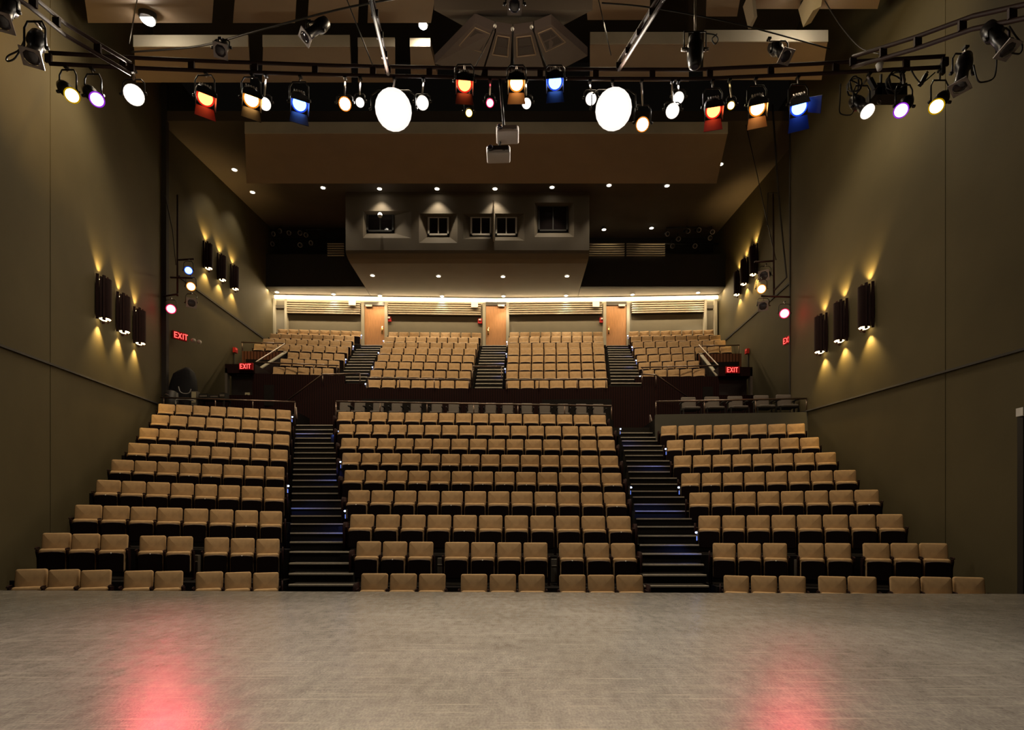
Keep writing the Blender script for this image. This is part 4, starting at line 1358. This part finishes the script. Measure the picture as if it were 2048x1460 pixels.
# unlit profile lamps with pale gel frames
for px, py, d, hang, off, L, lab in (
        (64, 114, 6.1, P(82, 44, 6.5), (-.25, 0, -.8), .46, 'unlit black spotlight with pale frame hanging at upper left'),
        (4, 42, 5.9, P(10, -12, 6.0), (-.3, 0, -.6), .5, 'unlit black spotlight cut by the left picture edge'),
        (441, 101, 8.2, P(441, 72, 8.3), (-.1, 0, -.25), .46, 'unlit spotlight with square pale frame hung high left of the truss'),
        (612, 73, 8.0, P(620, 38, 8.1), (-.9, .3, -.3), .46, 'unlit spotlight turned sideways, hung high above the left truss'),
        (1029, 11, 7.3, P(1032, -20, 7.5), (.0, 0, -.1), .46, 'unlit spotlight with square pale frame above the loudspeaker cluster'),
        (1571, 112, 8.1, P(1538, 72, 8.2), (.55, 0, -.4), .46, 'unlit spotlight with pale frame tilted above the right-hand amber lamp'),
        (1920, 172, 6.75, P(1931, 88, 6.72), (.05, .35, -1.1), .46, 'long unlit black spotlight hanging from the curved right truss'),
        (2014, 98, 6.1, P(1988, 48, 6.2), (.7, .1, -.6), .46, 'unlit black spotlight at the upper right corner')):
    o = P(px, py, d)
    ray = (o - V((0, 0, CH))).normalized()
    fixture('profile', px, py, d, lab, None, o - ray + V(off), hang, .080, L, None)
# big unlit follow-spot hanging nose down
o = P(1390, 118, 8.0)
e = empty('spotlight', o, 'dark long spotlight pointing straight down above the right-hand truss', 'spotlight')
b = mb(M['metal'], True)
b.lathe([(-.02, .05), (0, .09), (.12, .115), (.30, .115), (.34, .09), (.42, .09)], o - V((0, 0, .1)), (0, 0, 1), 16)
b.build('housing', e, o)
mb(M['lens'], True).disc(o - V((0, 0, .125)), (0, 0, -1), .05).build('lens', e, o)
mb(M['metal'], True).path([o + V((-.16, 0, .12)), o + V((-.16, 0, .4)), o + V((.16, 0, .4)), o + V((.16, 0, .12))], .012, 6).build('yoke', e, o)
mb(M['steel'], True).tube(o + V((0, 0, .4)), o + V((0, 0, .9)), .014).build('clamp', e, o)
for s in (-1, 1):
    mb(M['steel'], True).lathe([(0, .03), (.08, .025)], o + V((s * .12, 0, .14)), (s, 0, 0), 10).build('tilt_knob', e, o)

# side booms with lamps on the corners
def boom(pts, label):
    e = empty('lighting_boom', pts[0][0], label, 'lighting boom')
    for i, (a, c) in enumerate(pts):
        mb(M['truss'], True).tube(a, c, .03).build('pipe', e, pts[0][0])


boom([(P(355, 390, 19.0), P(355, 592, 19.0)), (P(326, 593, 19.0), P(356, 588, 18.95)), (P(357, 520, 18.9), P(388, 518, 18.9)), (P(341, 555, 18.9), P(385, 556, 18.9))], 'dark pipe stand for the lamps in the left wall corner')
for px, py, col, lab, r in ((377, 541, 'blue', 'blue-white lamp on the pipe stand in the left corner', .11), (382, 573, 'orange', 'amber-white lamp on the pipe stand in the left corner', .12), (342, 618, 'pink', 'red lamp lowest on the pipe stand in the left corner', .13)):
    fixture('par', px, py, 18.7, lab, col, (-1.0, 2, 0), P(px, py - 24, 18.82), r, .34, 'lamps on the left corner stand')
fixture('profile', 383, 606, 18.75, 'unlit dark lamp beside the red one in the left corner', None, (0, 3, 0), P(383, 584, 18.9), .13, .3)
boom([(P(1546, 385, 18.3), P(1548, 590, 18.3)), (P(1522, 592, 18.2), P(1580, 594, 18.2)), (P(1509, 524, 18.2), P(1546, 522, 18.2))], 'dark pipe stand for the lamps in the right wall corner')
for px, py, col, lab, r in ((1523, 578, 'orange', 'warm white lamp on the pipe stand in the right corner', .12), (1569, 627, 'pink', 'red lamp lowest on the pipe stand in the right corner', .13)):
    fixture('par', px, py, 18.0, lab, col, (1.0, 2, 0), P(px, py - 26, 18.15), r, .34, 'lamps on the right corner stand')
fixture('profile', 1526, 612, 18.0, 'unlit dark lamp under the warm white one in the right corner', None, (0, 3, 0), P(1526, 594, 18.15), .13, .3)
fixture('profile', 1528, 551, 18.32, 'unlit dark lamp above the warm white one in the right corner', None, (-3, 3, 1), P(1532, 526, 18.36), .14, .36)
# conduits on the right wall
e = empty('wall_mounted_conduit', P(1547, 250, 18.2), 'thin dark conduit bending down the corner of the right wall', 'conduit')
mb(M['dark'], True).path([P(1545, 210, 18.25), P(1557, 390, 18.25), P(1573, 555, 18.25), P(1549, 580, 18.2)], .03, 8).build('pipe', e, e.location)
mb(M['dark'], True).path([P(1534, 450, 18.25), P(1536, 386, 18.25), P(1558, 386, 18.25)], .018, 8).build('branch_pipe', e, e.location)
e2 = mb(M['cable'], True).path([P(1492, 250, 18.45), P(1510, 330, 18.45), P(1540, 470, 18.42), P(1552, 520, 18.4)], .014, 6).build('hanging_power_cable', None, P(1492, 250, 18.3))
tag(e2, 'thin dark cable running down to the right corner lamps', 'cable')
e2 = mb(M['cable'], True).path([P(330, 390, 18.9), P(345, 460, 18.9), P(352, 530, 18.9)], .014, 6).build('hanging_power_cable', None, P(330, 390, 18.9))
tag(e2, 'thin dark cable running down to the left corner lamps', 'cable')

# unlit lamps on the gallery bars
for side, bars, pts in (('left', ((535, 462, 690, 458), ), ((547, 468), (560, 462), (578, 466), (600, 466), (612, 470), (545, 488), (600, 490), (622, 486))), ('right', ((1332, 456, 1437, 452), (1330, 488, 1437, 488)), ((1335, 468), (1357, 478), (1376, 462), (1398, 460), (1425, 464), (1420, 476), (1345, 492), (1390, 492)))):
    for x0, y0, x1, y1 in bars:
        tag(mb(M['metal'], True).tube(P(x0, y0, 27.95), P(x1, y1, 27.95), .03).build('hanging_lamp_bar'), 'dark horizontal lamp bar %s in the %s-hand gallery' % ('upper' if y0 < 480 else 'lower', side), 'lamp bar')
    for i, (px, py) in enumerate(pts):
        o = P(px, py, 27.7)
        e = empty('spotlight', o, 'dim unlit lamp, %s from left among those in the %s-hand gallery' % (ORD[sorted(pts).index((px, py))], side), 'spotlight', 'unlit gallery lamps')
        mb(M['metal'], True).lathe([(-.3, .06), (-.1, .11), (0, .1)], o, (random.uniform(-.6, .6), -1, -.5), 12).build('housing', e, o)
        mb(M['gel'], True).lathe([(0, .12), (.02, .12), (.02, .085), (0, .085)], o, (random.uniform(-.4, .4), -1, -.5), 10, False).build('gel_frame', e, o)
        mb(M['metal'], True).tube(o + V((0, .1, .05)), o + V((0, .1, .35)), .015).build('yoke', e, o)

# ------------------------------------------------------------------ loudspeaker cluster
FC = [((950, 46), (990, 63), (962, 152), (868, 128)), ((992, 63), (1024, 68), (1020, 160), (965, 153)), ((1027, 68), (1066, 63), (1093, 153), (1026, 160)), ((1068, 62), (1102, 48), (1176, 112), (1098, 152))]
names = ['leftmost', 'second from left', 'third from left', 'rightmost']
for (a, c, d_, b_), nm in zip(FC, names):
    dn, df = 10.6, 12.4
    p = [P(*a, dn), P(*c, dn), P(*d_, df), P(*b_, df)]
    n = (p[1] - p[0]).cross(p[3] - p[0]).normalized()
    if n.z < 0:
        n = -n
    cen = sum(p, V()) / 4
    e = empty('hanging_loudspeaker', cen, 'mauve-brown loudspeaker cabinet, %s of four in the fanned ceiling cluster' % nm, 'loudspeaker', 'loudspeaker cluster')
    p = [cen + (q - cen) * .985 for q in p]
    mb(M['cluster']).prism(p, V((0, 0, .2))).build('cabinet', e, cen)
    g = mb(M['grille'])
    for t0, t1 in ((.10, .24), (.27, .42)):
        q = []
        for t, s in ((t0, .22), (t0, .78), (t1, .78), (t1, .22)):
            l, r_ = p[0].lerp(p[3], t), p[1].lerp(p[2], t)
            q.append(l.lerp(r_, s) - n * .004)
        g.prism(q, -n * .006)
    g.build('grille', e, cen)
    fr = mb(M['panel'])
    q = []
    for t, s in ((.06, .14), (.06, .86), (.46, .86), (.46, .14)):
        l, r_ = p[0].lerp(p[3], t), p[1].lerp(p[2], t)
        q.append(l.lerp(r_, s) - n * .004)
    for i in range(4):
        fr.path([q[i], q[(i + 1) % 4]], .012, 6)
    fr.build('grille_frame', e, cen)
for px, py, xb, yb, nm in ((990, 52, 950, 135, 'left'), (1025, 58, 1028, 138, 'middle'), (1063, 54, 1094, 135, 'right')):
    o = P(px, py, 9.6)
    e = empty('hanging_rod', o, 'thin dark hanger with pale ball top, %s of three before the loudspeakers' % nm, 'hanger', 'hangers before the loudspeakers')
    mb(M['white'], True).lathe([(-.03, .012), (-.015, .028), (.0, .032), (.02, .022), (.032, .004)], o, (0, 0, 1), 10).build('ball_top', e, o)
    mb(M['cable'], True).tube(o, P(xb, yb, 8.95), .008, 6).build('rod', e, o)
# dark crown above the cluster
b = mb(M['ceil'])
b.hexa([P(868, 20, 10.2), P(1185, 20, 10.2), P(1105, 62, 13.0), P(945, 62, 13.0)], [P(868, 0, 10.2) + V((0, 0, .9)), P(1185, 0, 10.2) + V((0, 0, .9)), P(1105, 50, 13) + V((0, 0, .9)), P(945, 50, 13) + V((0, 0, .9))])
struct('ceiling_crown', b)

# projectors
for px, py, w, h, d, tl, lab in ((1015, 270, 45, 34, 8.7, .35, 'upper grey projector hanging from the truss, tilted'), (997, 309, 47, 26, 8.4, .1, 'lower grey projector hanging below the other one')):
    o = P(px, py, d)
    e = empty('hanging_projector', o, lab, 'projector', 'projectors under the truss')
    W, H = w / F * d, h / F * d
    rot = Matrix.Rotation(-tl, 3, 'X') @ Matrix.Rotation(-.03, 3, 'Y')
    b = mb(M['proj'], True)
    H = .13
    b.pad(W, H, .22, (0, 0, 0), .03, .004, 0, 0)
    for q in b.v:
        q[:] = o + rot @ q
    b.build('case', e, o)
    f = mb(M['grille'])
    f.box(o + rot @ V((.03, -.112, H * .12)), (W * .66, .02, H * .5), rot)
    f.build('front_vent', e, o)
    mb(M['lens'], True).lathe([(0, .04), (.03, .045), (.04, .035)], o + rot @ V((-W * .34, -.112, H * .05)), rot @ V((0, -1, 0)), 16).build('lens', e, o)
    if py < 300:
        mb(M['metal'], True).tube(o + V((-.05, .05, H * .4)), P(1000, 160, 8.9), .022).build('hanger_pole', e, o)
    else:
        mb(M['metal'], True).tube(o + V((-.02, .05, H * .45)), P(1000, 285, 8.75), .02).build('hanger_pole', e, o)

# ------------------------------------------------------------------ cables and boxes on the trusses
def cable(pts, label, r=.009, m='cable', smooth=True):
    out = []
    n = len(pts)
    for i in range(n - 1):
        p0, p1, p2, p3 = pts[max(i - 1, 0)], pts[i], pts[i + 1], pts[min(i + 2, n - 1)]
        for j in range(6):
            t = j / 6
            out.append(.5 * ((2 * p1) + (p2 - p0) * t + (2 * p0 - 5 * p1 + 4 * p2 - p3) * t * t + (3 * p1 - p0 - 3 * p2 + p3) * t ** 3))
    out.append(pts[-1])
    return tag(mb(M[m], True).path(out, r, 6).build('hanging_power_cable', None, pts[0]), label, 'cable')


cable([P(48, 82, 6.3), P(38, 100, 6.3), P(16, 112, 6.3), P(14, 122, 6.3), P(28, 118, 6.3), P(40, 102, 6.3)], 'looped cable beside the upper left unlit spotlight')
cable([P(262, 104, 9.2), P(400, 92, 9.2), P(520, 60, 9.0), P(700, 14, 8.6), P(900, -20, 8.0)], 'long cable rising from the left truss to the ceiling', .014)
cable([P(1204, 6, 8), P(1300, 15, 8.3), P(1440, 40, 8.4), P(1560, 70, 8.5), P(1660, 98, 8.5)], 'long sagging cable across the upper right ceiling', .010)
cable([P(1650, 2, 9), P(1680, 50, 8.8), P(1720, 95, 8.4), P(1760, 108, 8.0)], 'thin cable dropping to the right end of the truss', .008)
cable([P(1947, 130, 6.5), P(1955, 160, 6.5), P(1968, 164, 6.5), P(1988, 155, 6.5), P(1993, 125, 6.5), P(1992, 95, 6.4)], 'hooked cable beside the long unlit spotlight at right')
cable([P(2018, 52, 6.1), P(2030, 70, 6.1), P(2044, 90, 6.1), P(2040, 107, 6.1), P(2024, 106, 6.1)], 'short cable loop at the upper right corner')
cable([P(1822, 140, 7.5), P(1835, 160, 7.5), P(1845, 165, 7.5), P(1862, 152, 7.5), P(1870, 145, 7.5)], 'short cable hanging at the right truss end')
cable([P(1434, 68, 8.0), P(1424, 78, 8.0), P(1430, 88, 8.0), P(1436, 80, 8.0), P(1430, 70, 8.0), P(1412, 67, 8.0)], 'small cable loop beside the downward pointing spotlight')
cable([P(1681, 168, 8), P(1680, 200, 8), P(1680, 226, 8), P(1700, 230, 8), P(1707, 222, 8)], 'hooked cable hanging under the right truss end')
for px, py, r0, lab in ((1790, 165, .12, 'coiled cable hung on the right truss left of the violet spotlight'), (1708, 172, .09, 'coiled cable hung on the right truss above the pale spotlight')):
    pts = []
    for j in range(64):
        a = 2 * math.pi * j / 12
        o = P(px, py, 7.84)
        pts.append(o + V((math.cos(a) * r0 * (1 + .12 * math.sin(j)), .05 * math.sin(j * .7), math.sin(a) * r0 * 1.2)))
    tag(mb(M['cable'], True).path(pts, .009, 6).build('hanging_coiled_cable', None, P(px, py, 7.84)), lab, 'cable coil')
for k, (px, py) in enumerate(((1745, 168), (1885, 137), (1846, 160))):
    o = P(px, py, 7.6)
    e = empty('hanging_plug', o, ['black cable connector under the truss left of the coil', 'black cable connector at the right tip of the truss', 'black cable connector between violet and yellow spotlights'][k], 'connector', 'cable connectors')
    rot = Matrix.Rotation(.5 * (k - 1), 3, 'Y')
    mb(M['black']).box(o, (.05, .05, .16), rot).build('plug_body', e, o)
    mb(M['steel']).box(o + rot @ V((0, 0, .10)), (.03, .03, .05), rot).build('plug_collar', e, o)
o = P(1775, 188, 8.0)
e = empty('hanging_ballast_box', o, 'dark box with an eye ring hanging beside the right violet spotlight', 'box')
mb(M['black']).box(o, (.44, .2, .17)).box(o + V((-.2, 0, -.03)), (.1, .2, .1)).build('box_case', e, o)
mb(M['black'], True).tube(o + V((-.1, 0, .085)), P(1762, 150, 8.05), .018).build('hanger_strap', e, o)
mb(M['steel'], True).path([o + V((-.12 + .03 * math.cos(t), 0, -.12 + .03 * math.sin(t))) for t in [j * math.pi / 4 for j in range(8)]], .006, 6, True).build('eye_ring', e, o)
o = P(1759, 131, 7.6)
e = empty('hanging_white_clip', o, 'small white clip on the truss where the curved arm joins', 'clip')
mb(M['white'], True).lathe([(-.06, .03), (.02, .05), (.04, .03)], o, (0, 0, 1), 12).build('clip_cup', e, o)
mb(M['steel'], True).tube(o + V((0, 0, .04)), o + V((0, 0, .12)), .012).build('clip_hook', e, o)
for i, (px, py, xb, yb, db) in enumerate(((275, -5, 258, 88, 8.2), (690, -10, 745, 130, 8.6), (1195, -10, 1222, 110, 8.6))):
    tag(mb(M['cable'], True).tube(P(px, py, 9.5), P(xb, yb, db), .009, 6).build('hanging_truss_wire'), ['thin suspension wire above the left glaring lamp', 'thin suspension wire near the large left glaring lamp', 'thin suspension wire near the large right glaring lamp'][i], 'wire', 'suspension wires')

# ------------------------------------------------------------------ equipment on the left platform
o = P(365, 812, 19.7)
o.z = 4.96
b = mb(M['cloth'], True)
prof = [(0, .52, .42), (.25, .52, .40), (.55, .47, .36), (.85, .42, .30), (1.05, .34, .26), (1.14, .22, .16), (1.16, .05, .05)]
n = 18
vs, fs = [], []
for k, (z, rx_, ry_) in enumerate(prof):
    for j in range(n):
        a = 2 * math.pi * j / n
        f = 1 + .07 * math.sin(5 * a + k) * (1 - z / 1.3)
        sq = 1 / max(abs(math.cos(a)), abs(math.sin(a))) ** .8
        vs.append(o + V((rx_ * f * sq * math.cos(a) * .85 + .06 * z, ry_ * f * sq * math.sin(a), z * 1.36 * (1.0 + .05 * math.cos(a)))))
for k in range(len(prof) - 1):
    fs += [(k * n + j, k * n + (j + 1) % n, (k + 1) * n + (j + 1) % n, (k + 1) * n + j) for j in range(n)]
fs.append(tuple((len(prof) - 1) * n + j for j in range(n)))
b.add(vs, fs)
tag(b.build('covered_equipment', None, o), 'tall hump of equipment under a black cloth on the left platform', 'equipment')
o = P(391, 803, 19.5)
o.z = 4.96
e = empty('equipment_case', o, 'small upright pale box beside the cloth-covered equipment', 'box')
mb(M['jamb']).box(o + V((0, 0, .36)), (.2, .2, .72)).build('case_body', e, o)
mb(M['yellow']).box(o + V((0, -.105, .50)), (.15, .01, .38)).build('front_plate', e, o)
o = P(428, 806, 19.6)
o.z = 4.95
e = empty('folding_table', o, 'low dark table with gear behind the left platform rail', 'table')
mb(M['black']).box(o + V((0, 0, .46)), (1.0, .5, .05)).build('tabletop', e, o)
for sx in (-1, 1):
    for sy in (-1, 1):
        mb(M['black']).box(o + V((sx * .46, sy * .2, .2175)), (.04, .04, .435)).build('leg', e, o)
for i, (dx, w, h) in enumerate(((-.3, .32, .16), (.08, .32, .12), (.37, .2, .2))):
    e2 = empty('audio_unit', o + V((dx, 0, .487)), ['black gear box, left one on the low dark table', 'black flat gear box, middle one on the low dark table', 'black gear box, right one on the low dark table'][i], 'audio gear', 'gear on the table')
    mb(M['black']).box(o + V((dx, 0, .487 + h / 2)), (w, .3, h)).build('unit_case', e2, e2.location)
    mb(M['jamb']).box(o + V((dx, -.155, .487 + h / 2)), (w * .8, .012, h * .4)).build('control_strip', e2, e2.location)
o = P(339, 806, 18.88)
o.z = 4.97
e = empty('equipment_case', o, 'dark rounded case in the corner left of the black cloth', 'case')
mb(M['black'], True).lathe([(0, .22), (.1, .24), (.55, .22), (.62, .1)], o + V((0, .1, 0)), (0, 0, 1), 14).build('case_body', e, o)
mb(M['steel'], True).path([o + V((-.1, -.15, .4)), o + V((0, -.2, .44)), o + V((.1, -.15, .4))], .012, 6).build('case_handle', e, o)
pts = [P(357, 773, 19.0), P(360, 783, 19.0), P(368, 787, 19.0), P(378, 786, 19.0), P(382, 778, 19.0)]
cable(pts, 'pale cable looped below the cloth-covered equipment', .016, 'whitecable')
cable([P(351, 809, 18.75), P(353, 800, 18.75), P(370, 799, 18.75), P(388, 801, 18.75)], 'pale cable bundle behind the left platform rail', .03, 'whitecable')
o = P(495, 798, 21.3)
e = empty('wall_mounted_notice', o, 'yellowish notice panel with dark marks beside the left doorway', 'notice')
mb(M['yellow']).box(o, (.18, .04, .5)).build('panel_board', e, o)
for k in range(3):
    mb(M['dark']).box(o + V((.02 * (k - 1), -.024, .14 - .14 * k)), (.08, .008, .06)).build('panel_mark', e, o)
# right edge: small white unit on a black post by the wall
o = P(2047, 824, 8.6)
e = empty('wall_post', o, 'black post topped by a small white unit at the right picture edge', 'post')
mb(M['white']).box(o, (.13, .12, .13)).build('sensor_unit', e, o)
mb(M['black']).box(o + V((.0, .02, -1.83)), (.07, .1, 3.52)).build('post_body', e, o)
# pale boxes in the gaps of the second row
for i, (px, py) in enumerate(((265, 1114), (393, 1117), (881, 1123), (1108, 1125), (1596, 1126), (1720, 1126))):
    o = P(px, py, 11.05)
    e = empty('floor_box', o - V((0, 0, .3)), 'small grey box in the seat gap of the second row, %s from left' % ORD[i], 'floor box', 'grey boxes in the seat gaps')
    mb(M['jamb']).box(o - V((0, 0, .16)), (.11, .1, .46)).build('box_body', e, e.location)
    mb(M['nosing']).box(o + V((0, -.054, -.06)), (.11, .01, .012)).build('lid_edge', e, e.location)

# ------------------------------------------------------------------ blue step lights
for i, (px, py, d, s, lab) in enumerate((
        (585, 834, 17.9, 1, 'blue step light at the top of the left lower aisle'), (676, 863, 17.6, -1, 'blue step light upper right of the left lower aisle'),
        (681, 924, 14.6, -1, 'blue step light halfway on the right of the left lower aisle'), (577, 972, 13.0, 1, 'blue step light halfway on the left of the left lower aisle'),
        (690, 1022, 12.0, -1, 'blue step light low on the right of the left lower aisle'),
        (1331, 898, 15.4, -1, 'blue step light upper right of the right lower aisle'), (1357, 975, 12.9, -1, 'blue step light halfway on the right of the right lower aisle'), (1392, 1065, 11.2, -1, 'blue step light low on the right of the right lower aisle'),
        (1241, 858, 17.2, 1, 'blue step light upper left of the right lower aisle'), (1262, 975, 12.9, 1, 'blue step light halfway on the left of the right lower aisle'),
        (723, 671, 27.5, 1, 'blue step light at the top of the left upper aisle'), (707, 693, 25.6, 1, 'blue step light upper left of the left upper aisle'), (692, 719, 23.4, 1, 'blue step light lower left of the left upper aisle'),
        (767, 682, 26.6, -1, 'blue step light upper right of the left upper aisle'), (757, 706, 24.4, -1, 'blue step light middle right of the left upper aisle'), (745, 734.5, 22.3, -1, 'blue step light lower right of the left upper aisle'), (731, 768, 20.6, -1, 'blue step light at the foot of the left upper aisle'),
        (1013.5, 684, 26.3, -1, 'blue step light highest on the middle upper aisle'), (1012.5, 708, 24.2, -1, 'blue step light mid-height on the middle upper aisle'), (1010, 738, 22.0, -1, 'blue step light lowest on the middle upper aisle'),
        (1255.5, 671.5, 27.4, -1, 'blue step light at the top of the right upper aisle'), (1264, 694.5, 25.4, -1, 'blue step light upper right of the right upper aisle'), (1272, 721, 23.1, -1, 'blue step light middle right of the right upper aisle'), (1280, 752.5, 21.2, -1, 'blue step light at the foot of the right upper aisle'))):
    o = P(px, py, d)
    e = empty('step_light', o, lab, 'step light', 'blue step lights')
    mb(M['steel']).box(o + V((-s * .035, 0, -.06)), (.03, .05, .2)).build('housing', e, o)
    mb(E['led'], True).lathe([(-.018, .012), (0, .022), (.018, .012)], o + V((s * .0, -.01, 0)), (0, 0, 1), 10).build('led', e, o)
    mb(E['ledstrip']).box(o + V((-s * .012, -.012, -.12)), (.010, .02, .09)).build('glow_strip', e, o)
    p = o + V((s * .10, -.06, -.08))
    lamp('step_light_beam', 'SPOT', p, 12 if d < 20 else 8, (.08, .20, 1.0), p + V((s * .25, .2, -.7)), .03, 110, .8)

# ------------------------------------------------------------------ stage and house lights
def at(px, py):
    h = near_main(px, py)
    return P(px, py, h.y - .15)


for px, py, w, tgt in ((787, 220, 1900, (-.6, 2.3, 0)), (1227, 219, 1900, (.9, 2.3, 0)), (268, 190, 700, (-3.5, 2.6, 0))):
    lamp('stage_beam', 'SPOT', at(px, py), w, (1, .89, .74), tgt, .22, 84, 1.0)
# fill lamps added over the truss to brighten the ceiling and side walls
for px, py, w in ((787, 150, 75), (1227, 150, 75), (268, 150, 60), (1650, 150, 30)):
    lamp('lamp_spill', 'POINT', at(px, py) + V((0, .5, 1.2)), w, (1, .80, .55), None, .3)
lamp('wall_wash', 'SPOT', (-2.5, 7.2, 10.4), 3000, (1, .66, .26), (WL(10.3), 10.3, 10.2), .1, 38, 1.0)  # unseen lamp added to brighten the upper left wall
lamp('wall_wash', 'SPOT', (2.6, 7.5, 10.8), 1000, (1, .76, .38), (WR(12.8), 12.8, 11.6), .1, 40, 1.0)  # its unseen counterpart, added for the upper right wall
# red corner lamps
lamp('red_beam', 'SPOT', P(342, 618, 18.6), 2300, (1, .07, .11), (-1.8, 2.6, 0), .10, 20, 1.0)
lamp('red_beam', 'SPOT', P(1569, 627, 17.85), 1100, (1, .07, .11), (1.45, 2.0, 0), .09, 15, 1.0)
lamp('red_spill', 'POINT', P(345, 620, 18.5), 5, (1, .05, .05), None, .1)
lamp('red_spill', 'POINT', P(1575, 628, 17.75), 9, (1, .05, .05), None, .1)

# ------------------------------------------------------------------ world, camera, output look
w = bpy.data.worlds.new('hall')
bpy.context.scene.world = w
w.use_nodes = True
w.node_tree.nodes['Background'].inputs[0].default_value = (1, .8, .6, 1)
w.node_tree.nodes['Background'].inputs[1].default_value = 0.002
cam = bpy.data.cameras.new('camera')
cam.sensor_width = 36
cam.lens = F / 2048 * 36
cam.shift_y = (HY - 730) / 2048
cam.clip_end = 200
co = bpy.data.objects.new('camera', cam)
co.location = (0, 0, CH)
co.rotation_euler = (math.pi / 2, 0, 0)
C.objects.link(co)
sc = bpy.context.scene
sc.camera = co
sc.view_settings.view_transform = 'Standard'
sc.view_settings.look = 'None'
sc.view_settings.gamma = 1
sc.view_settings.use_curve_mapping = False
sc.view_settings.exposure = 0.0
sc.cycles.use_denoising = True
sc.cycles.max_bounces = 5
sc.cycles.sample_clamp_indirect = 4
